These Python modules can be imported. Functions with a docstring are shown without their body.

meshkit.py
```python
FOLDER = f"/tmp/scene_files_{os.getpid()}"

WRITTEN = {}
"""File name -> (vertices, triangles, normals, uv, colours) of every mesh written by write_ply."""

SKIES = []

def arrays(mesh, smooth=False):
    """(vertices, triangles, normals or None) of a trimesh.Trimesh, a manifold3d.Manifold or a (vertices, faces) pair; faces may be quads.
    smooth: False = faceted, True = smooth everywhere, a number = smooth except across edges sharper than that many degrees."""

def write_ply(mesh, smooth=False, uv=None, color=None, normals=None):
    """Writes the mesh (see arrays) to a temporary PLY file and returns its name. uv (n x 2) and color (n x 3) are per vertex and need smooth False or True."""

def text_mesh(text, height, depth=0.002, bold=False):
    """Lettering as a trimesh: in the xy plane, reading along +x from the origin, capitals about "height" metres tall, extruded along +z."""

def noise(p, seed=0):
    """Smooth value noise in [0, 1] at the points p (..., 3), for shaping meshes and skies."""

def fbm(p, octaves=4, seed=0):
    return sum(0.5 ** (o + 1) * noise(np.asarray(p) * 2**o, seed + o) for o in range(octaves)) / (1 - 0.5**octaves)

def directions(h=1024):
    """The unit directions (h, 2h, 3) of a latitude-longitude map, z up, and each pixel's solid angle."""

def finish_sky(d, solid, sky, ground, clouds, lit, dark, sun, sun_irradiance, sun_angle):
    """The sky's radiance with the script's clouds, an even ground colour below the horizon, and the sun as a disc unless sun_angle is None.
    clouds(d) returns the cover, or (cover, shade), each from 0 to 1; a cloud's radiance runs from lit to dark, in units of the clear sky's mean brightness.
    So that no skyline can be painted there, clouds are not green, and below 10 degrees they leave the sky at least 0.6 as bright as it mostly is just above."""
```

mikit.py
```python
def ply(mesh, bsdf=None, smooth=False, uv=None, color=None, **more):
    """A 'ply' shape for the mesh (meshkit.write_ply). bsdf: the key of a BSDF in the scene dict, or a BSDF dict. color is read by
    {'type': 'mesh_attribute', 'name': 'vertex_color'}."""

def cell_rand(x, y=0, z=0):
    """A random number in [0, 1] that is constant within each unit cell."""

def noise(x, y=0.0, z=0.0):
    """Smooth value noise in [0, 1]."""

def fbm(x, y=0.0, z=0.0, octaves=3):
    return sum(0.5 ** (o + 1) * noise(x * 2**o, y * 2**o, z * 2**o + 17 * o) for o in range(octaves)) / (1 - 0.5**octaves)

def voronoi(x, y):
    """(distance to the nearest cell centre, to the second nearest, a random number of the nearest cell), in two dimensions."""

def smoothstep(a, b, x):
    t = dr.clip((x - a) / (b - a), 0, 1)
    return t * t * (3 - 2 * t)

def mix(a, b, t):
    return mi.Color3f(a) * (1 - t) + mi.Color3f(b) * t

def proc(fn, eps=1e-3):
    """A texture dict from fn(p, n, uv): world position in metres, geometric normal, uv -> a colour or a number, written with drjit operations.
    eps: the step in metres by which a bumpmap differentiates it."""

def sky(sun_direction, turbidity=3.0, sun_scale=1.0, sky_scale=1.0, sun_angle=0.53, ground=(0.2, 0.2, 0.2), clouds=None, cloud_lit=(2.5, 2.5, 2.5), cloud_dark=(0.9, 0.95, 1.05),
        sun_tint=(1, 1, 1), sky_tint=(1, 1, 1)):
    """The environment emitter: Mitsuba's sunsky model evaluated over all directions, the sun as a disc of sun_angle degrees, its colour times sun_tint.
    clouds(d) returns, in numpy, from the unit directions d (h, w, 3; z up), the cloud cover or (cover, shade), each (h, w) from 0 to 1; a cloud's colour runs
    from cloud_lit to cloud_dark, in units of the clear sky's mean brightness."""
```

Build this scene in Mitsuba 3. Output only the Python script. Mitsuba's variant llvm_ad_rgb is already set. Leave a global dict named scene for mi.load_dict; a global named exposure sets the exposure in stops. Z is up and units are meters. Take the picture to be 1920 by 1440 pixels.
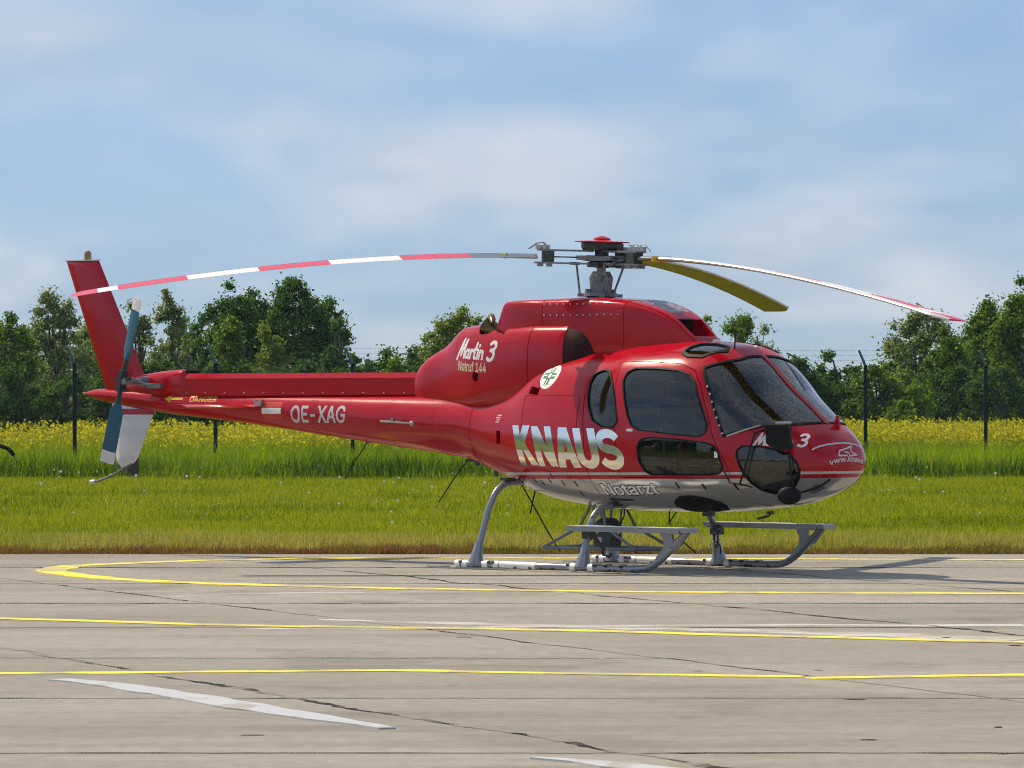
import math
import numpy as np, trimesh, mitsuba as mi, drjit as dr
import manifold3d as m3
from shapely.geometry import Polygon, LineString, Point, box as sbox
from shapely import affinity, union_all
from scipy.interpolate import PchipInterpolator
import mikit, meshkit

T = mi.ScalarTransform4f
scene, labels = {}, {}
rng = np.random.default_rng(7)

# ------------------------------------------------------------------ camera, sky, exposure
EYE = 1.72                                   # camera height above the apron, metres
scene['camera'] = {
    'type': 'perspective', 'fov': 2 * math.degrees(math.atan(960 / 9300.0)), 'fov_axis': 'x',
    'near_clip': 1.0, 'far_clip': 6000.0, 'principal_point_offset_y': -(746 - 720) / 1440.0,
    'to_world': T().look_at(origin=[0, 0, EYE], target=[0, 100, EYE], up=[0, 0, 1])}


def cloud_cover(d):                                              # one thin cloud layer overhead, seen in perspective
    z = np.clip(d[..., 2], 0, 1)
    u = d[..., :2] / (z + .12)[..., None]
    o = u[..., 0] * 0
    w = meshkit.fbm(np.stack([u[..., 0] * 1.1, u[..., 1] * .6, o + 2], -1), 3, 5) - .5
    q = np.stack([u[..., 0] * 2.3 + 1.1 * w + 37.0, u[..., 1] * 1.15 + u[..., 0] * .25 + 1.2 * w + 19.0, o + 10], -1)
    n = meshkit.fbm(q, 5, 13)
    fine = meshkit.fbm(q * 3.3 + 4.1, 4, 9)
    c = np.clip((n * .78 + fine * .22 - .38) / .28, 0, 1)
    veil = .22 + .20 * np.exp(-np.degrees(np.arcsin(z)) / 2.5)
    return np.clip(.54 * c + veil, 0, .9), np.clip(.30 + 1.3 * (.5 - fine) + .5 * (n - .5), 0, 1)


scene['sky'] = mikit.sky([-0.50, 0.40, 0.77], turbidity=3, clouds=cloud_cover, cloud_lit=(2.95, 3.15, 3.4), cloud_dark=(1.95, 2.3, 2.75),
                         sky_tint=(0.58, 0.75, 1.02), ground=(0.16, 0.18, 0.08))
exposure = 1.7

HAZE = .0001
scene['air'] = {'type': 'homogeneous', 'albedo': {'type': 'rgb', 'value': [.94, .95, .96]}, 'sigma_t': {'type': 'rgb', 'value': [HAZE * .8, HAZE, HAZE * 1.25]}}
scene['camera']['medium'] = {'type': 'ref', 'id': 'air'}
scene['haze'] = {'type': 'cube', 'to_world': T().translate([0, 0, 3.3]).scale([4100, 4100, 4.6]), 'bsdf': {'type': 'null'}, 'interior': {'type': 'ref', 'id': 'air'}}
labels['haze'] = {'kind': 'stuff', 'label': 'faint summer haze over the field', 'category': 'haze'}

# ------------------------------------------------------------------ frames
YAW = math.radians(42.9)
CY, SY = math.cos(YAW), math.sin(YAW)
HX, HY = 0.903, 50.0                          # the mast stands here; the nose points right and towards the camera
HW = T().translate([HX, HY, 0]).rotate([0, 0, 1], -42.9)
NUM = {}


def numbered(key):
    k = NUM.get(key, 0)
    NUM[key] = k + 1
    return key if k == 0 else f'{key}_{k:03d}'


def add(key, mesh, mat, smooth=30, world=None, label=None, kind=None, cat=None, group=None, color=None, **more):
    key = numbered(key)
    d = mikit.ply(mesh, mat, smooth=smooth, color=color, **more)
    if world is not None:
        d['to_world'] = world
    scene[key] = d
    l = {k: v for k, v in (('label', label), ('kind', kind), ('category', cat), ('group', group)) if v}
    if l:
        labels[key] = l
    return key


def H(key, mesh, mat, smooth=30, label=None, **more):           # a part of the helicopter, in its own frame: x forward, y port, z up
    return add('helicopter__' + key, mesh, mat, smooth, HW, label, **more)


def cat(ms):
    return trimesh.util.concatenate([m for m in ms if m is not None])


def bx(size, at=(0, 0, 0), rot=None):
    m = trimesh.creation.box(size)
    if rot is not None:
        m.apply_transform(trimesh.transformations.euler_matrix(*[math.radians(a) for a in rot]))
    m.apply_translation(at)
    return m


def tube(pts, r, sides=10, up=None, flat=1.0):
    p = np.asarray(pts, float)
    r = np.broadcast_to(np.asarray(r, float), (len(p),))
    t = np.gradient(p, axis=0)
    t /= np.linalg.norm(t, axis=1, keepdims=True) + 1e-12
    ref = np.array([0, 0, 1.0]) if abs(t[:, 2]).max() < 0.95 else np.array([0.3, 1.0, 0.1])
    if up is not None:
        ref = np.asarray(up, float)
    a = np.cross(t, ref)
    a /= np.linalg.norm(a, axis=1, keepdims=True) + 1e-12
    b = np.cross(t, a)
    g = np.arange(sides) * 2 * np.pi / sides
    v = p[:, None] + r[:, None, None] * (np.cos(g)[None, :, None] * a[:, None] + flat * np.sin(g)[None, :, None] * b[:, None])
    n = len(p)
    i, j = np.meshgrid(np.arange(n - 1), np.arange(sides), indexing='ij')
    q = np.stack([i * sides + j, i * sides + (j + 1) % sides, (i + 1) * sides + (j + 1) % sides, (i + 1) * sides + j], -1).reshape(-1, 4)
    f = np.vstack([q[:, [0, 2, 1]], q[:, [0, 3, 2]]])
    v = np.vstack([v.reshape(-1, 3), p[0], p[-1]])
    k = np.arange(sides)
    f = np.vstack([f, np.stack([k * 0 + n * sides, k, (k + 1) % sides], 1), np.stack([k * 0 + n * sides + 1, (n - 1) * sides + (k + 1) % sides, (n - 1) * sides + k], 1)])
    m = trimesh.Trimesh(v, f, process=False)
    if m.volume < 0:
        m.invert()
    return m


def curve(pts, n=40):
    p = np.asarray(pts, float)
    s = np.concatenate([[0], np.cumsum(np.linalg.norm(np.diff(p, axis=0), axis=1))])
    u = np.linspace(0, s[-1], n)
    return np.stack([PchipInterpolator(s, p[:, k])(u) for k in range(3)], 1)


def lathe(prof, at=(0, 0, 0), sides=32):                        # profile (r, z) about z
    p = np.array(prof, float)
    m = trimesh.creation.revolve(p, sections=sides)
    m.apply_translation(at)
    return m


def prism(poly, h0, h1, plane='xz'):                            # a shapely polygon in (x, z) pushed along y, or in (x, y) along z
    gs = getattr(poly, 'geoms', [poly])
    out = []
    for g in gs:
        m = trimesh.creation.extrude_polygon(g, h1 - h0, engine='earcut')
        m.apply_translation([0, 0, h0])
        if plane == 'xz':
            v = m.vertices.copy()
            m = trimesh.Trimesh(np.stack([v[:, 0], v[:, 2], v[:, 1]], 1), m.faces[:, ::-1], process=False)
        elif plane == 'yz':
            v = m.vertices.copy()
            m = trimesh.Trimesh(np.stack([v[:, 2], v[:, 0], v[:, 1]], 1), m.faces, process=False)
        out.append(m)
    return cat(out)


def man(m):
    m = trimesh.Trimesh(m.vertices, m.faces, process=True)
    return m3.Manifold(m3.Mesh(np.asarray(m.vertices, np.float32), np.asarray(m.faces, np.uint32)))


def unman(m):
    k = m.to_mesh()
    t = trimesh.Trimesh(k.vert_properties[:, :3], k.tri_verts, process=False)
    t.merge_vertices()
    return t


def mirror(m):
    v = m.vertices * [1, -1, 1]
    return trimesh.Trimesh(v, m.faces[:, ::-1], process=False)


class Loft:                                                     # sections along x: half width, bottom, widest height, top, lower and upper roundness
    def __init__(self, rows):
        a = np.array(rows, float)
        self.p = [PchipInterpolator(a[:, 0], a[:, k]) for k in range(1, 7)]
        self.x0, self.x1 = a[0, 0], a[-1, 0]

    def mesh(self, nx, nt, off=0.0, x0=None, x1=None, ease=False):
        x0, x1 = self.x0 if x0 is None else x0, self.x1 if x1 is None else x1
        u = np.linspace(0, 1, nx)
        xs = x0 + (x1 - x0) * (np.sin(u * np.pi / 2) if ease else u)
        th = np.arange(nt) * 2 * np.pi / nt
        X = np.repeat(xs[:, None], nt, 1)
        w, zb, zc, zt, nb, nu = [q(X) for q in self.p]
        cs, sn = np.cos(th)[None] + 0 * X, np.sin(th)[None] + 0 * X
        n = np.where(sn > 0, nu, nb)
        y = np.maximum(w + off, 1e-4) * np.sign(cs) * abs(cs) ** (2 / n)
        z = zc + np.where(sn > 0, np.maximum(zt - zc + off, 1e-4), np.maximum(zc - zb + off, 1e-4)) * np.sign(sn) * abs(sn) ** (2 / n)
        v = np.stack([X, y, z], -1).reshape(-1, 3)
        i, j = np.meshgrid(np.arange(nx - 1), np.arange(nt), indexing='ij')
        a, b = i * nt + j, i * nt + (j + 1) % nt
        q = np.stack([a, b, b + nt, a + nt], -1).reshape(-1, 4)
        N, k = len(v), np.arange(nt)
        v = np.vstack([v, [xs[0], 0, self.p[2](xs[0])], [xs[-1], 0, self.p[2](xs[-1])]])
        f = np.vstack([q[:, [0, 1, 2]], q[:, [0, 2, 3]], np.stack([k * 0 + N, (k + 1) % nt, k], 1),
                       np.stack([k * 0 + N + 1, (nx - 1) * nt + k, (nx - 1) * nt + (k + 1) % nt], 1)])
        m = trimesh.Trimesh(v, f, process=False)
        if m.volume < 0:
            m.invert()
        return m


# ------------------------------------------------------------------ materials
def rgb(*c):
    return {'type': 'rgb', 'value': list(c)}


def pbr(color, rough=0.5, metal=0.0, coat=0.0, spec=0.5, bump=None, bscale=1.0, **more):
    b = {'type': 'principled', 'base_color': color if isinstance(color, dict) else rgb(*color), 'roughness': rough, 'metallic': metal, 'specular': spec}
    if coat:
        b['clearcoat'], b['clearcoat_gloss'] = coat, more.pop('gloss', 0.97)
    b.update(more)
    if bump is not None:
        b = {'type': 'bumpmap', 'tex': bump, 'scale': bscale, 'bsdf': b}
    return {'type': 'twosided', 'bsdf': b}


noise, fbm, mix, sst = mikit.noise, mikit.fbm, mikit.mix, mikit.smoothstep


def local(p):
    X, Y = p.x - HX, p.y - HY
    return CY * X - SY * Y, SY * X + CY * Y, p.z


RED = (0.42, 0.001, 0.011)


def livery(p, n, uv):
    x, y, z = local(p)
    q = z - 0.012 * (x - 1.3)
    grime = 0.9 + 0.1 * fbm(x * 5, y * 5, z * 9)
    c = mix(RED, RED, 0) * grime
    white = mi.Color3f(0.50, 0.50, 0.48) * (0.82 + 0.18 * fbm(x * 2.5, y * 3, z * 14))
    fade = sst(-1.02, -0.98, x)
    m = dr.select((q > 0.966) & (q < 0.992), fade, 0.0)
    m = dr.select(q < 0.928, sst(-1.08, -1.0, x), m)
    return c * (1 - m) + white * m


def silver(p, n, uv):
    x, y, z = local(p)
    return 0.62 * dr.select((z - 0.012 * (x - 1.3) < 0.928) & (x > -1.05), 1.0, 0.0)


def waves(p, n, uv):
    x, y, z = local(p)
    return 0.0016 * noise(x * 2.1, y * 2.1, z * 2.6) + 0.0004 * noise(x * 9, y * 9, z * 9)


def soot(p):                                                     # exhaust soot trailing aft of the pipe
    x, y, z = local(p)
    m = sst(0.42, 0.0, dr.sqrt(dr.square((x + 1.52) * 0.8) + dr.square(y + 0.22) + dr.square(z - 2.45)))
    return 1 - 0.45 * m * fbm(x * 7, y * 7, z * 7)


scene['red_paint'] = pbr(mikit.proc(livery), 0.135, metal=mikit.proc(silver), spec=0.42, bump=mikit.proc(waves, 0.01))
scene['plain_red'] = pbr(mikit.proc(lambda p, n, uv: mi.Color3f(*RED) * (0.9 + 0.1 * fbm(p.x * 4, p.y * 4, p.z * 7)) * soot(p)), 0.135, spec=0.42, bump=mikit.proc(waves, 0.01))


def band_paint(p, n, uv):
    r = dr.sqrt(dr.square(p.x - HX) + dr.square(p.y - HY))
    red, wht = mi.Color3f(0.62, 0.06, 0.11), mi.Color3f(0.78, 0.79, 0.79)
    isred = ((r > 1.353) & (r < 2.05)) | ((r > 2.76) & (r < 3.47)) | ((r > 4.18) & (r < 4.87)) | (r > 5.07)
    c = dr.select(isred, red, wht)
    c = dr.select(r < 1.353, mi.Color3f(0.15, 0.16, 0.18), c)
    under = n.z < -0.55
    c = dr.select(under, mi.Color3f(0.22, 0.185, 0.012), c)
    return c * (0.85 + 0.15 * fbm(p.x * 3, p.y * 3, p.z * 3))


scene['blade_paint'] = pbr(mikit.proc(band_paint), 0.35, spec=0.5)
scene['tail_blade_paint'] = pbr(mikit.proc(lambda p, n, uv: dr.select(dr.sqrt(dr.square(local(p)[0] + 6.66) + dr.square(p.z - 1.905)) > 0.80, mi.Color3f(0.62, 0.61, 0.58),
                                dr.select(dr.sqrt(dr.square(local(p)[0] + 6.66) + dr.square(p.z - 1.905)) > 0.25, mi.Color3f(0.012, 0.085, 0.145), mi.Color3f(0.018, 0.02, 0.024)))), 0.4)
scene['fin_paint'] = pbr(mikit.proc(lambda p, n, uv: dr.select((p.z > 1.535) & (p.z < 1.60), mi.Color3f(*RED), mi.Color3f(0.70, 0.71, 0.73)) * (0.88 + 0.12 * noise(p.z * 24, p.x * 2, 0))), 0.35, coat=0.4)
scene['white_paint'] = pbr((0.74, 0.74, 0.73), 0.4)
scene['grey_metal'] = pbr(mikit.proc(lambda p, n, uv: mi.Color3f(0.19, 0.205, 0.225) * (0.72 + 0.56 * fbm(p.x * 9, p.y * 9, p.z * 9))), 0.42, 0.3)
scene['skid_paint'] = pbr(mikit.proc(lambda p, n, uv: mix((0.27, 0.285, 0.32), (0.14, 0.085, 0.06), sst(0.72, 0.82, fbm(p.x * 14, p.y * 14, p.z * 22)))), 0.26, 0.55)
scene['edge_steel'] = pbr((0.62, 0.63, 0.64), 0.45, 0.2)
scene['steel'] = pbr((0.42, 0.42, 0.42), 0.3, 0.9)
scene['dark_metal'] = pbr((0.045, 0.05, 0.055), 0.45, 0.3)
scene['black_rubber'] = pbr((0.006, 0.006, 0.007), 0.6, spec=0.2)
scene['green_rubber'] = pbr((0.03, 0.055, 0.05), 0.6)
scene['bronze'] = pbr(mikit.proc(lambda p, n, uv: mix((0.26, 0.20, 0.08), (0.07, 0.055, 0.03), fbm(p.x * 16, p.y * 16, p.z * 20))), 0.35, 0.7)
scene['gold_trim'] = pbr((0.62, 0.56, 0.36), 0.4, 0.2)
scene['mirror_foil'] = pbr((0.90, 0.89, 0.84), 0.10, 1.0)
scene['letter_grey'] = pbr((0.52, 0.52, 0.50), 0.35, 0.15)
scene['emblem_green'] = pbr((0.01, 0.16, 0.09), 0.4)
scene['flag_red'] = pbr((0.50, 0.035, 0.03), 0.4)
scene['yellow_vinyl'] = pbr((0.62, 0.42, 0.02), 0.4)
scene['intake_mesh'] = pbr(mikit.proc(lambda p, n, uv: mix((0.050, 0.012, 0.012), (0.010, 0.004, 0.005), noise(p.x * 60, p.y * 60, p.z * 60))), 0.7, spec=0.12)
scene['pale_grille'] = pbr(mikit.proc(lambda p, n, uv: mix((0.40, 0.38, 0.40), (0.16, 0.13, 0.15), sst(0.5, 0.7, noise(p.x * 45, p.y * 45, p.z * 45)))), 0.4, 0.4)
scene['seat_fabric'] = pbr((0.022, 0.025, 0.035), 0.9, spec=.2)
scene['cabin_trim'] = pbr((0.035, 0.036, 0.038), 0.9, spec=.2)
scene['glass'] = {'type': 'thindielectric', 'int_ior': 1.52, 'specular_transmittance': rgb(0.24, 0.25, 0.26)}
scene['dark_glass'] = {'type': 'thindielectric', 'int_ior': 1.45, 'specular_transmittance': rgb(0.10, 0.10, 0.125)}
scene['beacon_glass'] = pbr((0.30, 0.16, 0.05), 0.15, coat=0.5)

# ------------------------------------------------------------------ helicopter: body
hull = Loft([
    [-7.72, .015, 1.755, 1.765, 1.78, 2, 2], [-7.45, .075, 1.69, 1.755, 1.82, 2, 2], [-6.6, .125, 1.575, 1.69, 1.80, 2, 2],
    [-5.05, .185, 1.44, 1.61, 1.77, 2, 2], [-3.4, .27, 1.265, 1.52, 1.77, 2, 2], [-2.0, .345, 1.118, 1.445, 1.77, 2, 2],
    [-1.75, .37, 1.085, 1.44, 1.77, 2.0, 2.05], [-1.43, .415, .985, 1.40, 1.775, 2.0, 2.1], [-.94, .53, .812, 1.33, 1.90, 2.05, 2.2],
    [-.4, .68, .675, 1.26, 2.15, 2.15, 2.5], [.1, .80, .625, 1.22, 2.225, 2.25, 2.5], [.5, .865, .60, 1.19, 2.24, 2.35, 2.5],
    [.9, .895, .59, 1.17, 2.27, 2.4, 2.7], [1.5, .90, .59, 1.16, 2.28, 2.4, 2.8], [1.9, .875, .61, 1.15, 2.235, 2.4, 2.85],
    [2.13, .825, .63, 1.14, 2.125, 2.4, 2.7], [2.5, .735, .67, 1.12, 1.81, 2.35, 2.3], [2.75, .645, .735, 1.11, 1.62, 2.3, 2.2],
    [2.93, .55, .805, 1.10, 1.475, 2.25, 2.2], [3.07, .42, .885, 1.095, 1.37, 2.2, 2.15], [3.17, .26, .97, 1.09, 1.25, 2.1, 2.1],
    [3.215, .005, 1.085, 1.09, 1.095, 2, 2]])


def smoothed(pts, r=0.03):
    g = Polygon(pts)
    return g.buffer(-r, quad_segs=6).buffer(2 * r, quad_segs=6).buffer(-r, quad_segs=6)


W_rear = smoothed([(.54, 1.963), (.651, 1.994), (.752, 1.973), (.85, 1.854), (.933, 1.694), (.99, 1.49), (.937, 1.437), (.798, 1.447), (.663, 1.504), (.585, 1.636), (.541, 1.752), (.52, 1.868)])
W_up = smoothed([(.995, 1.898), (1.006, 1.972), (1.095, 2.008), (1.356, 2.005), (1.669, 1.982), (1.816, 1.938), (1.903, 1.865), (2.004, 1.663), (2.099, 1.452), (2.087, 1.385), (2.016, 1.354), (1.695, 1.378), (1.291, 1.418), (1.19, 1.462), (1.134, 1.563), (1.066, 1.723)])
W_low = smoothed([(1.279, 1.243), (1.323, 1.305), (1.434, 1.327), (1.787, 1.308), (2.099, 1.276), (2.189, 1.242), (2.233, 1.169), (2.269, 1.046), (2.231, .999), (2.13, .983), (1.447, .976), (1.366, 1.012), (1.306, 1.105)])
W_chin = smoothed([(2.432, 1.17), (2.446, 1.223), (2.487, 1.247), (2.653, 1.243), (2.831, 1.21), (2.92, 1.165), (2.971, 1.09), (2.985, 1.024), (2.952, .948), (2.88, .88), (2.78, .826), (2.68, .80), (2.60, .833), (2.543, .901), (2.496, .991), (2.46, 1.081)])
W_wind = Polygon([(1.918, 2.021), (2.056, 2.081), (2.118, 2.108), (2.118, 2.4), (3.3, 2.4), (3.3, 1.52), (2.93, 1.470), (2.847, 1.455), (2.654, 1.445), (2.474, 1.401), (2.281, 1.339), (2.20, 1.50), (2.089, 1.738)])
W_sky = smoothed([(1.579, -.566), (1.58, -.458), (1.64, -.34), (1.773, -.279), (1.92, -.29), (1.98, -.382), (1.837, -.575), (1.678, -.6)], .02)
DOOR = smoothed([(.86, 2.07), (1.2, 2.075), (1.65, 2.05), (1.86, 1.98), (1.98, 1.82), (2.08, 1.6), (2.17, 1.33), (2.335, 1.03), (2.335, .945), (1.02, .945), (.985, 1.30), (.93, 1.70)], .02)
BAG = smoothed([(-.5, 1.30), (-.5, 1.74), (.42, 1.74), (.42, 1.30)], .03)

NX, NT = 230, 120
outer = man(hull.mesh(NX, NT, 0, -1.46, 3.215, True))
inner = man(hull.mesh(150, 90, -.035, .32, 3.17, True))
shell = outer - inner


def side(poly, s, y0=0.04, y1=1.3):
    return man(prism(poly, -y1, -y0)) if s < 0 else man(prism(poly, y0, y1))


skin_out = man(hull.mesh(NX, NT, .010, -1.46, 3.22, True))
gasket = skin_out - man(hull.mesh(NX, NT, -.012, -1.2, 3.195, True))
pane_out = man(hull.mesh(NX, NT, -.006, -1.46, 3.21, True))
pane_shell = pane_out - man(hull.mesh(NX, NT, -.014, -1.2, 3.2, True))
groove = skin_out - man(hull.mesh(NX, NT, -.008, -1.4, 3.2, True))


def pane(cut):                                                  # the outward faces of the thin pane, one sheet
    m = unman(pane_shell ^ cut)
    c = m.triangles_center
    out = np.stack([c[:, 0] * 0 + 0.15 * (c[:, 0] > 2.3), c[:, 1], c[:, 2] - hull.p[2](np.clip(c[:, 0], -1.4, 3.2))], 1)
    out /= np.linalg.norm(out, axis=1, keepdims=True)
    keep = (m.face_normals * out).sum(1) > 0.12
    side_wall = np.zeros(len(keep), bool)
    m = trimesh.Trimesh(m.vertices, m.faces[keep & ~side_wall], process=False)
    m.remove_unreferenced_vertices()
    return m


WING = 0.016
for s in (-1, 1):
    body_cut = [side(p.buffer(WING), s) for p in (W_rear, W_chin)] + [side(W_wind.buffer(.004), s, 0.03)]
    for q in body_cut:
        shell = shell - q
    sk = man(prism(affinity.scale(W_sky, 1, -s, origin=(0, 0)).buffer(.02), 1.7, 2.6, 'xy'))
    shell = shell - sk
    d = side(DOOR, s)
    door = (shell ^ d) - side(W_up.buffer(WING), s) - side(W_low.buffer(WING), s)
    shell = shell - side(DOOR.buffer(.007), s)
    shell = shell - (groove ^ side(BAG.buffer(.006).difference(BAG.buffer(-.004)), s))
    shell = shell - (groove ^ side(Polygon([(.60, .70), (.612, .70), (.49, 1.75), (.478, 1.75)]), s))
    if s < 0:
        shell = shell - man(bx((.17, .5, .075), (-.36, -.6, 1.79), (0, 6, 0))) - man(bx((.07, .5, .13), (-.93, -.62, 1.32)))
    dk = H('cabin_door', unman(door), 'red_paint', 28, label='red cabin door with two dark windows, right side' if s < 0 else 'red cabin door on the far side')[len('helicopter__'):]
    for nm, p in (('upper_window', W_up), ('lower_window', W_low)):
        wk = H(f'{dk}__{nm}', pane(side(p.buffer(.012), s)), 'dark_glass', 28)
        H(f'{dk}__window_seal', unman(gasket ^ side(p.buffer(WING).difference(p.buffer(.002)), s)), 'black_rubber', 28)
    for nm, p, g in (('rear_side_window', W_rear, 'dark_glass'), ('chin_window', W_chin, 'glass'), ('windshield', W_wind, 'glass')):
        y0 = .033 if nm == 'windshield' else .04
        H(nm, pane(side(p.buffer(.003 if nm == 'windshield' else .012), s, y0)), g, 28)
        ring = p.buffer(WING).difference(p.buffer(.002)) if nm != 'windshield' else None
        if ring is not None:
            H('window_seal', unman(gasket ^ side(ring, s)), 'black_rubber', 28)
        else:
            strip = W_wind.difference(W_wind.buffer(-.022))
            H('windshield_seal', unman((skin_out - outer) ^ side(strip, s, .05)), 'black_rubber', 28)
    sm = affinity.scale(W_sky, 1, -s, origin=(0, 0))
    H('roof_window', pane(man(prism(sm.buffer(.004), 1.7, 2.6, 'xy'))), 'dark_glass', 28)
    H('roof_window_seal', unman(gasket ^ man(prism(sm.buffer(.022).difference(sm.buffer(-.012)), 1.7, 2.6, 'xy'))), 'black_rubber', 28)
H('fuselage', unman(shell), 'red_paint', 28, label='glossy red cabin body with silver belly and thin white stripe')
# the centre post of the windscreen and its rivets
post = (skin_out ^ man(bx((2, .062, 2), (2.6, 0, 1.95)))) - man(hull.mesh(NX, NT, -.02, -1.0, 3.2, True))
post = post ^ man(prism(W_wind, -.1, .1))
H('windshield_post', unman(post), 'plain_red', 28)
# the dark belly panels low on the flanks
W_bel = smoothed([(1.46, .655), (1.55, .715), (1.653, .755), (1.812, .768), (1.95, .745), (2.08, .69), (1.9, .60), (1.5, .60)], .02)
for s in (-1, 1):
    H('belly_window', unman((skin_out - outer) ^ side(W_bel, s, .30)), 'black_rubber', 28)

boom_mesh = hull.mesh(170, 64, 0, -7.72, -1.44)
H('tail_boom', boom_mesh, 'red_paint', 28, label='long tapering red tail boom')
H('boom_joint', cat([hull.mesh(3, 80, .006, -1.475, -1.445)]), 'plain_red', 28)
spine = prism(Polygon([(-.11, 1.70), (-.11, 1.93), (-.075, 1.985), (.075, 1.985), (.11, 1.93), (.11, 1.70)]), -6.05, -2.2, 'yz')
H('drive_shaft_cover', spine, 'plain_red', 25)
H('drive_shaft_cover__fastener', cat([lathe([(0, .012), (.010, .008), (.012, 0)], (x, s * .122, 1.768), 8) for x in np.arange(-5.95, -2.6, .30) for s in (-1, 1)]), 'steel', True, kind='stuff')
flange = [bx((3.4, .05, .010), (-4.1, s * .125, 1.757)) for s in (-1, 1)]
for q in flange:
    H('drive_shaft_cover__flange', q, 'plain_red', False)

# engine cowling and transmission cowling
cowl = Loft([[-2.52, .12, 1.66, 1.80, 1.95, 3, 3], [-2.45, .15, 1.62, 1.80, 2.06, 3.5, 3], [-2.03, .225, 1.60, 1.85, 2.28, 4, 3], [-1.75, .30, 1.60, 1.88, 2.455, 4.5, 3.2],
             [-1.5, .375, 1.60, 1.9, 2.472, 5, 3.4], [-1.0, .46, 1.62, 1.95, 2.485, 5, 3.6], [-.5, .50, 1.66, 2.0, 2.50, 5, 3.8], [-.13, .505, 1.7, 2.03, 2.50, 5, 3.8], [-.08, .50, 1.75, 2.05, 2.495, 5, 3.8]])
cowl_m = man(cowl.mesh(110, 96))
cowl_skin = cowl_m - man(cowl.mesh(60, 64, -.03, -2.4, -.0))
for c_, e_ in (((-1.27, -.26, 2.45), (.16, .11, .16)),):
    hole = trimesh.creation.icosphere(3)
    hole.apply_scale(e_)
    hole.apply_translation(c_)
    cowl_skin = cowl_skin - man(hole)
cowl_skin = cowl_skin - man(bx((.10, .10, .5), (-1.0, -.34, 2.4), (0, 0, -20)))
vent = trimesh.creation.cylinder(.052, .6)
vent.apply_transform(trimesh.transformations.rotation_matrix(math.pi / 2, [1, 0, 0]))
vent.apply_translation([-1.37, -.5, 1.94])
cowl_skin = cowl_skin - man(vent)
groove_c = man(cowl.mesh(110, 96, .01)) - man(cowl.mesh(110, 96, -.008))
cowl_skin = cowl_skin - (groove_c ^ man(bx((.012, 2, .8), (-.56, 0, 2.2))))
H('engine_cowling', unman(cowl_skin), 'plain_red', 30, label='red engine cowling with exhaust hole and vents')
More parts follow.
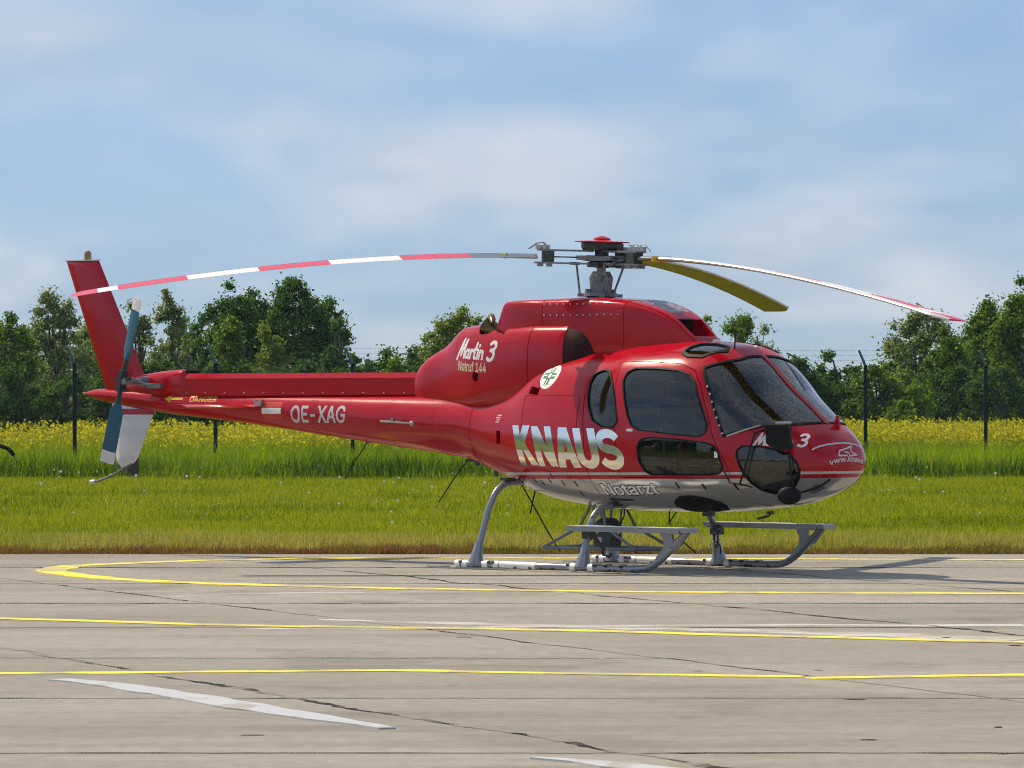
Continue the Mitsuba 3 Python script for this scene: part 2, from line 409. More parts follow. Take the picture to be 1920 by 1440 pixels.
H('engine_cowling__interior', cowl.mesh(50, 48, -.05, -2.3, -.15), 'dark_metal', 30)
inlet = Loft([[-.14, .495, 1.8, 2.05, 2.49, 4, 3.8], [.03, .49, 1.85, 2.06, 2.475, 3.5, 3.4], [.16, .455, 1.9, 2.08, 2.44, 3, 2.9], [.26, .38, 1.95, 2.1, 2.38, 2.6, 2.5], [.30, .30, 2.0, 2.1, 2.28, 2.2, 2.2]])
H('air_intake', inlet.mesh(30, 64), 'intake_mesh', 30, label='dark barrel-shaped air intake screens')
dog = Loft([[-1.035, .325, 2.1, 2.4, 2.69, 9, 12], [-1.02, .335, 2.1, 2.4, 2.70, 9, 12], [-.46, .385, 2.1, 2.4, 2.72, 6, 8], [0, .40, 2.1, 2.4, 2.73, 6, 7], [.4, .40, 2.1, 2.42, 2.715, 6, 6.5], [.62, .395, 2.1, 2.42, 2.695, 6, 6],
            [.9, .335, 2.1, 2.4, 2.63, 6, 5.5], [1.15, .27, 2.1, 2.34, 2.515, 6, 5.5], [1.3, .235, 2.1, 2.27, 2.395, 6, 5.5], [1.43, .20, 2.1, 2.2, 2.27, 6, 5], [1.46, .18, 2.1, 2.18, 2.22, 5, 5]])
def raked(m):
    v = m.vertices.copy()
    v[:, 0] -= np.clip((-.55 - v[:, 0]) / .45, 0, 1) * (2.70 - v[:, 2]) * .40
    return trimesh.Trimesh(v, m.faces, process=False)


dog_m = man(raked(dog.mesh(150, 120)))
dog_g = man(dog.mesh(110, 96, .01)) - man(dog.mesh(110, 96, -.008))
for x in (-.46, .645):
    dog_m = dog_m - (dog_g ^ man(bx((.012, 2, 1.2), (x, 0, 2.4))))
opening = man(prism(Polygon([(-.155, 2.33), (.155, 2.33), (.18, 2.50), (-.18, 2.50)]), .7, 1.6, 'yz'))
dog_m = dog_m - (opening ^ man(bx((.75, 1, 1), (1.4, 0, 2.4))))
slope_cut = man(prism(Polygon([(-.21, 2.5), (.21, 2.5), (.25, 2.66), (-.25, 2.66)]), .7, 1.3, 'yz'))
H('transmission_cowling', unman(dog_m), 'plain_red', 30, label='tall narrow red cowling under the rotor mast with front inlet')
H('transmission_cowling__grille', unman((man(dog.mesh(110, 96, .005)) - man(dog.mesh(110, 96, -.01))) ^ man(prism(Polygon([(.66, -.2), (1.05, -.16), (1.05, .16), (.66, .2)]), 2.4, 2.9, 'xy'))), 'pale_grille', 30)
H('transmission_cowling__inlet_lining', bx((.02, .33, .2), (1.05, 0, 2.41)), 'black_rubber', False)
H('transmission_cowling__rivet', cat([lathe([(0, .008), (.009, .005), (.011, 0)], (0, 0, 0), 7).apply_transform(trimesh.transformations.translation_matrix([x, -.405 + .05 * max(0, abs(x) - .3), z]) @ trimesh.transformations.rotation_matrix(math.pi / 2, [1, 0, 0]))
                                      for x in np.arange(-.42, .6, .09) for z in (2.55, 2.66)]), 'steel', True, kind='stuff')
# exhaust
pts = curve([(-1.15, -.2, 2.34), (-1.26, -.23, 2.41), (-1.36, -.27, 2.485)], 10)
pipe = man(tube(pts, np.linspace(.070, .085, 10), 28)) - man(tube(curve([(-1.2, -.215, 2.37), (-1.28, -.235, 2.425), (-1.42, -.295, 2.53)], 10), np.linspace(.062, .076, 10), 28))
H('exhaust_pipe', unman(pipe), 'bronze', 40, label='bronze flared exhaust pipe')
H('exhaust_pipe__lip', tube([(-1.33, -.22, 2.53), (-1.27, -.27, 2.545), (-1.20, -.33, 2.52), (-1.15, -.38, 2.48)], [.02, .038, .036, .018], 12), 'bronze', True)
dome = trimesh.creation.icosphere(3, .085)
dome.apply_scale([1, 1, 1.25])
dome.apply_translation([-1.12, -.10, 2.60])
H('cooler_duct', dome, 'bronze', True)

# ------------------------------------------------------------------ tail
def slab(pts, t_mid, y=0.0, t_edge=.012, r=.02):                # a fin: outline in (x, z), thick in the middle, thin at the edges
    g = Polygon(pts)
    rings = [(0.0, t_edge), (.05, t_mid * .72), (.12, t_mid)]
    ms = None
    for ins, t in rings:
        q = g.buffer(-ins) if ins else g
        if q.is_empty:
            continue
        m = man(prism(q, y - t / 2, y + t / 2))
        ms = m if ms is None else m3.Manifold.batch_hull([ms, m]) if g.convex_hull.area - g.area < 1e-6 else ms + m
    return unman(ms)


fin = slab([(-8.03, 3.25), (-7.50, 3.245), (-6.66, 1.80), (-7.33, 1.72)], .10)
H('tail_fin', fin, 'plain_red', 25, label='swept red tail fin')
H('tail_fin__cap', bx((.53, .055, .012), (-7.765, 0, 3.253)), 'white_paint', False)
H('tail_fin__beacon', lathe([(0, .10), (.025, .095), (.04, .07), (.04, 0)], (-7.68, 0, 3.26), 16), 'beacon_glass', True)
H('ventral_fin', slab([(-7.28, 1.70), (-6.58, 1.62), (-6.86, 1.06), (-6.93, 1.0), (-7.12, .945), (-7.20, 1.02)], .085), 'fin_paint', 25, label='white lower fin with red band')
H('tail_skid', cat([tube(curve([(-6.95, 0, 1.0), (-7.12, 0, .93), (-7.35, 0, .84), (-7.58, 0, .785)], 24), .013, 8)]), 'grey_metal', True)
H('tail_skid__tip', tube([(-7.56, 0, .79), (-7.63, 0, .785)], .024, 8), 'white_paint', True)
tip = lathe([(0, .05), (.018, .03), (.02, 0)], (0, 0, 0), 12)
tip.apply_transform(trimesh.transformations.rotation_matrix(-math.pi / 2, [0, 1, 0]))
tip.apply_translation([-7.71, 0, 1.768])
H('tail_light', tip, 'beacon_glass', True)
gear = Loft([[-7.0, .06, 1.72, 1.82, 1.92, 2, 2.4], [-6.7, .10, 1.70, 1.85, 1.98, 2.2, 2.6], [-6.3, .135, 1.70, 1.85, 2.02, 2.4, 3.2], [-6.04, .14, 1.70, 1.85, 2.03, 2.4, 3.4], [-5.98, .10, 1.72, 1.85, 1.98, 2.2, 2.6]])
H('gearbox_fairing', gear.mesh(40, 40), 'plain_red', 30)
H('gearbox_fairing__cap', bx((.05, .16, .05), (-5.985, 0, 2.005), (0, 25, 0)), 'black_rubber', False)
sh = trimesh.creation.cylinder(.035, .40, sections=18)
sh.apply_transform(trimesh.transformations.rotation_matrix(math.pi / 2, [1, 0, 0]))
sh.apply_translation([-6.60, -.26, 1.90])
col = trimesh.creation.cylinder(.06, .07, sections=18)
col.apply_transform(trimesh.transformations.rotation_matrix(math.pi / 2, [1, 0, 0]))
col.apply_translation([-6.60, -.15, 1.90])
arm = tube([(-6.40, -.14, 1.86), (-6.5, -.24, 1.87), (-6.60, -.34, 1.94)], .016, 8)
H('tail_rotor_shaft', cat([sh, col, arm, bx((.22, .08, .05), (-6.42, -.15, 1.85))]), 'grey_metal', 30)
hub = [bx((.06, .10, .24), (-6.66, -.42, 1.905), (0, 12, 0)), bx((.24, .05, .03), (-6.66, -.42, 1.93)), bx((.16, .05, .03), (-6.66, -.42, 1.80))]
H('tail_rotor_hub', cat(hub), 'dark_metal', 30)
for k, up in enumerate((1, -1)):
    st = [(.06, .07, .05, 0), (.18, .075, .045, -4), (.28, .12, .032, -10), (.36, .18, .024, -14), (.6, .185, .020, -14), (.93, .185, .014, -14)]
    rr = np.linspace(.06, .93, 40)
    a = np.array(st)
    ch, tk, an = [PchipInterpolator(a[:, 0], a[:, j])(rr) for j in (1, 2, 3)]
    prof = np.array([(-.5, 0), (-.3, .35), (0, .5), (.3, .38), (.5, 0), (.3, -.38), (0, -.5), (-.3, -.35)])
    dirx, dirz = math.sin(math.radians(15.5)), math.cos(math.radians(15.5))
    V = []
    for r_, c_, t_, g_ in zip(rr, ch, tk, an):
        g_ = math.radians(g_)
        e = np.array([math.cos(g_) * dirz, math.sin(g_), -math.cos(g_) * dirx])
        nn = np.array([-math.sin(g_) * dirz, math.cos(g_), math.sin(g_) * dirx])
        o = np.array([dirx * r_, 0, dirz * r_])
        V.append(o + prof[:, :1] * c_ * e + prof[:, 1:] * t_ * nn)
    V = np.array(V)
    if up < 0:
        V = V * [-1, 1, -1]
    n = 8
    f = [[i * n + j, i * n + (j + 1) % n, (i + 1) * n + (j + 1) % n, (i + 1) * n + j] for i in range(len(rr) - 1) for j in range(n)]
    f = [[q[0], q[1], q[2]] for q in f] + [[q[0], q[2], q[3]] for q in f] + [[0, j + 1, j] for j in range(1, 7)] + [[(len(rr) - 1) * n, (len(rr) - 1) * n + j, (len(rr) - 1) * n + j + 1] for j in range(1, 7)]
    m = trimesh.Trimesh(V.reshape(-1, 3), f, process=False)
    if m.volume < 0:
        m.invert()
    m.apply_translation([-6.66, -.42, 1.905])
    H('tail_rotor_blade', m, 'tail_blade_paint', 40)
for s in (-1, 1):
    pr = np.array([(.25, 0), (.18, .018), (.0, .026), (-.15, .016), (-.25, 0), (-.15, -.012), (0, -.022), (.18, -.018)])
    V = np.array([[[-5.0 + q[0] - .0, s * y, 1.628 + q[1]] for q in pr] for y in (.14, 1.265)])
    f = [[j, (j + 1) % 8, 8 + (j + 1) % 8] for j in range(8)] + [[j, 8 + (j + 1) % 8, 8 + j] for j in range(8)] + [[0, j, j + 1] for j in range(1, 7)] + [[8, 8 + j + 1, 8 + j] for j in range(1, 7)]
    m = trimesh.Trimesh(V.reshape(-1, 3), f, process=False)
    if m.volume < 0:
        m.invert()
    k = H('stabilizer', m, 'plain_red', 25)[len('helicopter__'):]
    H(k + '__bracket', cat([bx((.10, .05, .05), (-4.74, s * .20, 1.655)), bx((.05, .04, .03), (-4.70, s * .21, 1.685)), lathe([(0, .02), (.018, .012), (.02, 0)], (-4.78, s * .22, 1.68), 10)]), 'steel', 30)

# ------------------------------------------------------------------ main rotor, tilted 2 degrees forward about the hub
HUB = np.array([0, 0, 3.12])
TILT = trimesh.transformations.rotation_matrix(math.radians(2.0), [0, 1, 0], HUB)


def R(key, mesh, mat, smooth=30, label=None):
    mesh = mesh.copy()
    mesh.apply_transform(TILT)
    return H(key, mesh, mat, smooth, label)


def rotz(m, deg):
    m = m.copy()
    m.apply_transform(trimesh.transformations.rotation_matrix(math.radians(deg), [0, 0, 1]))
    return m


R('rotor_mast', cat([lathe([(.0, 3.1), (.047, 3.1), (.047, 2.90), (.06, 2.89), (.06, 2.66), (0, 2.66)], sides=28), bx((.16, .11, .17), (.0, 0, 2.83)), bx((.12, .16, .05), (0, 0, 2.92))]), 'grey_metal', 30)
R('rotor_mast__boot', lathe([(0, 2.745), (.12, 2.745), (.16, 2.715), (.15, 2.69), (.19, 2.66), (0, 2.66)], sides=28), 'black_rubber', 30)
R('swashplate', cat([lathe([(0, 2.79), (.11, 2.79), (.17, 2.775), (.175, 2.745), (.12, 2.735), (0, 2.735)], sides=32)] + [rotz(bx((.12, .05, .035), (.19, 0, 2.752)), b) for b in (-45, 75, 195)]
                    + [rotz(bx((.06, .04, .05), (.14, 0, 2.79)), b) for b in (10, 130, 250)]), 'grey_metal', 30)
sc = Polygon([(.0, 2.95), (.09, 2.995), (.13, 2.995), (.205, 2.93), (.20, 2.90), (.12, 2.955), (.09, 2.95), (.02, 2.90)])
sc2 = Polygon([(.205, 2.935), (.17, 2.77), (.10, 2.76), (.10, 2.79), (.14, 2.80), (.155, 2.92)])
for b in (-20, 160):
    R('scissor_link', rotz(prism(sc.union(sc2), -.028, .028), b), 'grey_metal', 25)
R('star_hub', cat([lathe([(0, 3.155), (.15, 3.155), (.19, 3.145), (.19, 3.10), (.10, 3.09), (0, 3.09)], sides=30)] + [rotz(prism(Polygon([(0, -.13), (.25, -.085), (.25, .085), (0, .13)]), 3.105, 3.15, 'xy'), b) for b in (-10.9, 109.1, 229.1)]), 'grey_metal', 30)
R('star_hub__underside', cat([lathe([(0, 3.1), (.13, 3.09), (.12, 3.05), (.07, 3.03), (0, 3.03)], sides=24)] + [rotz(bx((.10, .07, .05), (.14, 0, 3.06)), b) for b in (50, 170, 290)]), 'dark_metal', 30)
R('vibration_absorber', cat([lathe([(0, 3.285), (.205, 3.285), (.21, 3.28), (.21, 3.235), (.19, 3.205), (.07, 3.20), (.07, 3.13), (0, 3.13)], sides=40)] + [rotz(bx((.13, .12, .065), (.15, 0, 3.242)), b) for b in (-75, 45, 165)]), 'dark_metal', 30)
R('rotor_cap', lathe([(0, 3.352), (.03, 3.35), (.085, 3.328), (.09, 3.312), (.28, 3.296), (.283, 3.288), (.26, 3.285), (0, 3.285)], sides=48), 'plain_red', 30, label='red disc cap on top of the rotor head')


def droop(r):
    return 3.13 - 0.0405 * np.maximum(r - .9, 0) ** 1.7


for b in (-10.9, 109.1, 229.1):
    rr = np.concatenate([np.linspace(.66, .95, 6), np.linspace(1.02, 5.16, 80), [5.25, 5.315]])
    prof = np.array([(0, 0), (.03, .32), (.12, .46), (.3, .5), (.6, .34), (.97, .05), (1, 0), (.97, -.05), (.6, -.34), (.3, -.5), (.12, -.46), (.03, -.32)])
    V = []
    for r in rr:
        g = np.clip((r - .72) / .5, 0, 1)
        g = g * g * (3 - 2 * g)
        ch = .20 + .15 * g
        tk = .050 - .010 * g
        pitch = math.radians(5.5 - 1.5 * (r - .7) / 4.6)
        le = .25 * ch
        sweep = 0.0 if r < 5.2 else (r - 5.16) * .55
        ch2 = ch - (0 if r < 5.2 else (r - 5.16) * .55)
        y = le - sweep - prof[:, 0] * ch2                           # towards the leading edge
        z = prof[:, 1] * tk * (1 if r < 5.3 else .4)
        V.append(np.stack([np.full(12, r), y * math.cos(pitch) - z * math.sin(pitch), droop(r) + y * math.sin(pitch) + z * math.cos(pitch)], 1))
    V = np.array(V) * [1, -1, 1]                                    # seen from above the rotor turns clockwise
    n = 12
    L = len(rr)
    f = [[i * n + j, i * n + (j + 1) % n, (i + 1) * n + (j + 1) % n] for i in range(L - 1) for j in range(n)] + [[i * n + j, (i + 1) * n + (j + 1) % n, (i + 1) * n + j] for i in range(L - 1) for j in range(n)]
    f += [[0, j + 1, j] for j in range(1, n - 1)] + [[(L - 1) * n, (L - 1) * n + j, (L - 1) * n + j + 1] for j in range(1, n - 1)]
    m = trimesh.Trimesh(V.reshape(-1, 3), f, process=False)
    if m.volume < 0:
        m.invert()
    bk = R('rotor_blade', rotz(m, b), 'blade_paint', 40, label={-10.9: 'red and white banded rotor blade drooping towards the camera', 109.1: 'rotor blade showing its olive yellow underside', 229.1: 'red and white banded rotor blade reaching over the tail'}[b])[len('helicopter__'):]
    sel = [11, 0, 1, 2]
    Vl = V[6:, sel]
    cen = V[6:].mean(1, keepdims=True)
    Vl = cen + (Vl - cen) * np.array([1, 1.008, 1.05])
    k5 = len(Vl)
    fl = [[i * 4 + j, i * 4 + j + 1, (i + 1) * 4 + j + 1] for i in range(k5 - 1) for j in range(3)] + [[i * 4 + j, (i + 1) * 4 + j + 1, (i + 1) * 4 + j] for i in range(k5 - 1) for j in range(3)]
    R(bk + '__leading_edge', rotz(trimesh.Trimesh(Vl.reshape(-1, 3), fl, process=False), b), 'edge_steel', 50)
    R(bk + '__root_band', rotz(bx((.022, .235, .056), (.98, 0, 3.129)), b), 'yellow_vinyl', False)
    # sleeve: upper and lower plate, elastomer block, bolts, pins
    sl = [rotz(bx((.56, .13, .018), (.37, 0, 3.197)), b), rotz(bx((.56, .13, .018), (.40, 0, 3.068)), b)]
    sl += [rotz(lathe([(0, .03), (.012, .028), (.014, 0)], (x, y, 3.205), 8), b) for x in (.56, .62) for y in (-.04, .04)]
    sl += [rotz(bx((.05, .035, .03), (x, y, 3.045)), b) for x in (.53, .62) for y in (-.04, .04)]
    sk_ = R(bk + '__sleeve', cat(sl), 'grey_metal', 30)
    R(bk + '__damper', rotz(bx((.115, .12, .112), (.545, 0, 3.132)), b), 'green_rubber', 20)
    R(bk + '__flexible_arm', rotz(bx((.34, .07, .014), (.36, 0, 3.13)), b), 'dark_metal', False)
    R(bk + '__pin', cat([rotz(bx((.14, .10, .045), (.60, 0, 3.225)), b)] + [rotz(tube([(.56, y, 3.24), (.60, y, 3.275), (.66, y, 3.262), (.74, y, 3.205)], .006, 6), b) for y in (-.05, .05)]), 'steel', 25)
    # pitch horn and link
    hr = rotz(bx((.10, .05, .03), (.26, -.11, 3.068)), b)
    hp = rotz(tube([(.235, -.15, 3.06), (.205, -.05, 2.755)], .0115, 8), b)
    R('pitch_link', cat([hr, hp]), 'grey_metal', 30)

# ------------------------------------------------------------------ landing gear
for s in (-1, 1):
    y = s * 1.03
    pts = curve([(-1.02, y, .052), (.2, y, .05), (1.3, y, .048), (1.50, y, .058), (1.66, y, .125), (1.82, y, .25), (2.03, y, .425)], 60)
    k = H('skid', tube(pts, .035, 14), 'skid_paint', 40, label='near silver landing skid' if s < 0 else 'far silver landing skid')[len('helicopter__'):]
    H(k + '__footboard', cat([bx((1.52, .17, .026), (1.285, s * 1.04, .447)), bx((1.46, .012, .036), (1.275, s * 1.04 - .075, .427)), bx((.08, .19, .045), (2.07, s * 1.04, .44))]), 'skid_paint', False)
    H(k + '__grip_strip', bx((1.44, .13, .006), (1.27, s * 1.04, .4625)), 'white_paint', False)
    gus = Polygon([(1.62, .435), (2.06, .435), (2.05, .40), (1.93, .27), (1.74, .185), (1.62, .15), (1.73, .26), (1.74, .33), (1.70, .40)]).difference(Polygon([(1.84, .40), (1.94, .40), (1.96, .33), (1.87, .32)]))
    H(k + '__gusset', prism(gus, y - .012, y + .012), 'skid_paint', 20)
    H(k + '__wear_plate', cat([bx((.95, .09, .014), (-.80, y, .012), (0, -.6, 0)), bx((.30, .05, .012), (-1.30, y, .02), (0, -1, 0))]), 'steel', False)
    sleeves = []
    for x0 in (-1.0, -.90, -.62, -.47, .56, .80):
        sleeves.append(tube([(x0 - .035, y, .05), (x0 + .035, y, .05)], .043, 16))
    sleeves.append(tube([(-.42, y, .052), (.06, y, .05)], .0385, 16))
    for q in sleeves:
        H(k + '__clamp', q, 'white_paint', 30)
    H(k + '__bolt', cat([bx((.022, .11, .022), (x, y, .075)) for x in (-.95, -.56, -.5, .51, .86, 1.0, 1.2)] + [bx((.02, .10, .02), (x, y, .03)) for x in (-.2, 0, .15, .3, 1.05, 1.12, 1.35)]), 'dark_metal', False, kind='stuff')
for x, half in ((-.77, [(1.03, .06), (1.01, .16), (.97, .27), (.91, .43), (.83, .62), (.76, .74), (.67, .82), (.55, .86), (.3, .87), (0, .87)]),
                (.676, [(1.03, .06), (1.01, .16), (.985, .30), (.93, .46), (.86, .565), (.75, .635), (.6, .66), (.3, .665), (0, .665)])):
    pts = [(x, -a, z) for a, z in half] + [(x, a, z) for a, z in half[-2::-1]]
    k = H('cross_tube', tube(curve(pts, 90), .034, 14), 'skid_paint', 40)[len('helicopter__'):]
    for s in (-1, 1):
        H(k + '__foot', tube([(x, s * 1.03, .05), (x, s * 1.022, .12), (x, s * 1.0, .20), (x, s * .985, .27)], [.085, .066, .047, .041], 16, up=(1, 0, 0)), 'skid_paint', 40)
        H(k + '__strap', bx((.10, .13, .03), (x, s * .56, .90 if x < 0 else .665)), 'dark_metal', False)
for s in (-1, 1):
    H('front_damper', cat([bx((.10, .10, .10), (.70, s * .97, .385)), tube([(.72, s * .95, .40), (.76, s * .9, .30), (.80, s * .85, .22)], .02, 8)]), 'dark_metal', 30)
# cargo swing frame and hook under the belly
fr = []
a, z0, zt = .48, .21, .58
cx = .08
corners = [(cx - .62, -.28), (cx + .62, -.28), (cx + .62, .28), (cx - .62, .28)]
for i in range(4):
    p, q = corners[i], corners[(i + 1) % 4]
    fr.append(tube([(p[0], p[1], z0), (q[0], q[1], z0)], .017, 8))
    sgn = -1 if p[0] < cx else 1
    fr.append(tube([(p[0], p[1], z0), (cx + sgn * .18, p[1] * .8, .42), (cx + sgn * .08, p[1] * .6, .64)], .016, 8))
    fr.append(tube([(cx + sgn * .06, p[1] * .5, .64), (cx + sgn * .10, p[1] * .3, z0)], .014, 8))
H('cargo_swing_frame', cat(fr), 'grey_metal', 40, label='grey tube frame hanging below the belly')
dome = lathe([(0, .50), (.08, .49), (.13, .45), (.15, .38), (0, .38)], (cx + .06, -.06, .02), 20)
H('cargo_hook', cat([bx((.20, .16, .13), (cx + .06, -.06, .29)), dome, bx((.14, .12, .05), (cx + .06, -.06, .37)), tube([(cx - .03, -.06, .22), (cx + .0, -.06, .14), (cx + .08, -.06, .12), (cx + .1, -.06, .16)], .014, 8)]), 'dark_metal', 30)
H('cargo_hook__plate', bx((.055, .006, .05), (cx + .02, -.143, .295)), 'letter_grey', False)
for p in (
    [(.2, -.1, .30), (.42, -.16, .29), (.6, -.2, .22), (.66, -.22, .17)], [(.30, 0, .62), (.34, -.05, .52), (.28, -.1, .42)], [(.95, -.05, .61), (.95, -.05, .46)], [(1.02, .0, .61), (.92, -.03, .47)],
    [(1.35, .25, .40), (1.28, .24, .32), (1.38, .22, .25), (1.40, .2, .17)], [(.98, .1, .30), (1.15, .12, .18)], [(-.35, -.1, .70), (.05, -.12, .63)]):
    H('belly_cable', tube(curve(p, 14), .007, 5), 'black_rubber', 40)
H('belly_fitting', bx((.12, .05, .06), (1.55, -.15, .585)), 'dark_metal', 30)
H('step_antenna', cat([bx((.07, .04, .03), (2.30, -.10, .60)), tube([(2.32, -.1, .62), (2.30, -.12, .57), (2.18, -.15, .54)], .012, 8)]), 'dark_metal', 30)


H('boom_rod', cat([tube([(-2.74, -.39, 1.478), (-2.62, -.395, 1.474), (-2.30, -.405, 1.458)], [.010, .012, .006], 8), tube([(-2.55, -.31, 1.475), (-2.55, -.40, 1.475)], .012, 8), bx((.03, .03, .05), (-2.55, -.395, 1.485))]), 'steel', 30)
knob = trimesh.creation.icosphere(2, .03)
knob.apply_translation([-2.27, -.40, 1.455])
H('boom_rod__knob', knob, 'steel', True)
for x in (-5.35, -3.9, -2.75, -2.05):
    H('boom_seam', hull.mesh(3, 64, .0025, x - .012, x + .012), 'plain_red', 28)
riv = []
for x0 in (-5.38, -5.32, -3.93, -3.87, -2.78, -2.72, -2.08, -2.02, -1.50, -1.41):
    for t in np.radians(np.arange(100, 261, 8)):
        w_, zb_, zc_, zt_ = [float(q(x0)) for q in hull.p[:4]]
        riv.append(bx((.010, .010, .010), (x0, w_ * math.cos(t) * 1.0, zc_ + (zt_ - zc_ if math.sin(t) > 0 else zc_ - zb_) * math.sin(t)), (math.degrees(t), 0, 0)))
H('tail_boom__rivet', cat(riv), 'plain_red', False, kind='stuff')


def whip(pts, r=.006):
    H('whip_antenna', tube(curve(pts, 12), r, 6), 'black_rubber', 40)


whip([(-3.30, 0, 1.30), (-3.36, 0, 1.20), (-3.52, 0, 1.03), (-3.64, 0, .86)])
for q in (bx((.09, .03, .035), (-3.28, 0, 1.262)), bx((.12, .03, .03), (-1.82, 0, 1.075)), bx((.05, .03, .06), (-1.72, 0, 1.05)), bx((.03, .03, .08), (-1.50, .05, .95))):
    H('antenna_mount', q, 'dark_metal', False)
whip([(-1.84, 0, 1.08), (-1.95, 0, .99), (-2.10, 0, .83), (-2.27, 0, .64)])
whip([(-1.02, -.1, .85), (-.85, -.12, .66), (-.62, -.14, .38), (-.42, -.16, .17)], .007)
whip([(-.80, -.12, .78), (-.85, -.14, .54)], .008)
whip([(1.97, -.25, 2.18), (1.985, -.26, 2.34)], .007)
H('roof_dome', lathe([(0, .03), (.035, .022), (.045, 0)], (1.63, -.12, 2.27), 16), 'white_paint', 30)
H('roof_dome', lathe([(0, .02), (.02, .014), (.03, 0)], (1.95, .1, 2.215), 12), 'white_paint', 30)
rail = curve([(2.05, .45, 2.16), (2.25, .45, 2.07), (2.42, .45, 1.93)], 10)
H('roof_wire', tube(rail, .008, 6), 'black_rubber', 40)
H('pitot_tube', cat([prism(Polygon([(2.95, 1.44), (3.02, 1.42), (3.0, 1.545), (2.985, 1.55)]), .07, .10)]), 'plain_red', False)
H('windshield_wiper', cat([tube([(2.72, -.53, 1.475), (2.83, -.42, 1.478)], .016, 8), tube([(2.33, -.79, 1.352), (2.50, -.71, 1.415), (2.62, -.63, 1.455)], .009, 6)]), 'steel', 30)

# mirrors on the right of the nose
mir = trimesh.creation.icosphere(3)
mir.apply_scale([.115, .055, .088])
mir.apply_transform(trimesh.transformations.euler_matrix(0, 0, math.radians(40)))
mir.apply_translation([3.02, -.68, .785])
H('cargo_mirror', mir, 'black_rubber', True, label='round black mirror low beside the nose')
up_m = prism(smoothed([(-.12, .115), (.12, .115), (.13, -.04), (.16, -.11), (-.02, -.12), (-.11, -.06)], .02), -.05, .02)
up_m.apply_transform(trimesh.transformations.euler_matrix(0, 0, math.radians(20)))
up_m.apply_translation([2.92, -.72, 1.345])
H('cargo_mirror', up_m, 'black_rubber', 25, label='square black mirror below the windscreen')
H('cargo_mirror_rod', cat([tube(curve([(3.0, -.68, 1.41), (3.03, -.69, 1.15), (3.07, -.68, .85)], 14), .010, 8), tube(curve([(2.62, -.72, 1.38), (2.56, -.77, 1.1), (2.50, -.80, .89)], 14), .009, 8),
                           tube([(2.30, -.80, 1.02), (2.36, -.78, .90), (2.50, -.80, .89)], .007, 6), tube([(2.78, -.74, 1.455), (2.96, -.70, 1.455)], .012, 8), tube([(3.06, -.64, .80), (3.16, -.42, .86), (3.13, -.2, .93)], .011, 8),
                           tube([(2.62, -.72, 1.38), (2.66, -.60, 1.42)], .009, 6), tube([(2.50, -.80, .89), (2.56, -.68, .86)], .008, 6)]), 'black_rubber', 30)
H('landing_light', cat([bx((.12, .09, .05), (2.98, -.22, .845), (0, -22, 0))]), 'dark_metal', 20)
H('door_handle', cat([bx((.075, .02, .024), (1.175, -.897, 1.405))]), 'white_paint', False)

# ------------------------------------------------------------------ cabin interior
def seat(x, y):
    b1 = m3.Manifold.batch_hull([m3.Manifold.sphere(.05, 12).translate([x + a, y + b, .98 + c]) for a in (-.2, .2) for b in (-.18, .18) for c in (0, .06)])
    b2 = m3.Manifold.batch_hull([m3.Manifold.sphere(.05, 12).translate([x - .22 + a, y + b, 1.05 + c]) for a, c in ((0, 0), (-.12, .55)) for b in (-.18, .18)])
    b3 = m3.Manifold.batch_hull([m3.Manifold.sphere(.04, 12).translate([x - .36, y + b, 1.74 + c]) for c in (0, .10) for b in (-.08, .08)])
    return cat([unman(b1), unman(b2), unman(b3), bx((.3, .3, .25), (x, y, .83))])


for x, y in ((1.72, -.42), (1.72, .42), (.85, -.5), (.85, 0.0), (.85, .5)):
    H('seat', seat(x, y), 'seat_fabric', 30)
liner = man(hull.mesh(120, 80, -.045, .2, 3.1, True))
H('cabin_floor', unman(man(bx((2.6, 1.9, .03), (1.65, 0, .745))) ^ liner), 'cabin_trim', False)
H('rear_bulkhead', unman(man(bx((.03, 2, 2), (.40, 0, 1.4))) ^ liner), 'cabin_trim', False)
pan = m3.Manifold.batch_hull([m3.Manifold.sphere(.03, 12).translate(p) for p in ([2.42, -.38, 1.46], [2.42, .38, 1.46], [2.75, -.3, 1.40], [2.75, .3, 1.40], [2.46, -.3, 1.15], [2.46, .3, 1.15])])
ped = m3.Manifold.batch_hull([m3.Manifold.sphere(.02, 10).translate(p) for p in ([2.45, -.12, 1.15], [2.45, .12, 1.15], [2.7, -.12, .95], [2.7, .12, .95], [2.35, -.12, .77], [2.35, .12, .77], [2.8, -.12, .8], [2.8, .12, .8])])
H('instrument_panel', cat([unman(pan), unman(ped)]), 'cabin_trim', 30)
H('fire_extinguisher', lathe([(0, .34), (.02, .33), (.055, .28), (.055, 0), (0, 0)], (1.68, -.68, .97), 16), 'flag_red', 30)

# ------------------------------------------------------------------ lettering and emblems, laid on the skin
hull_t, cowl_t = hull.mesh(300, 140, 0, -7.72, 3.215), cowl.mesh(120, 110)


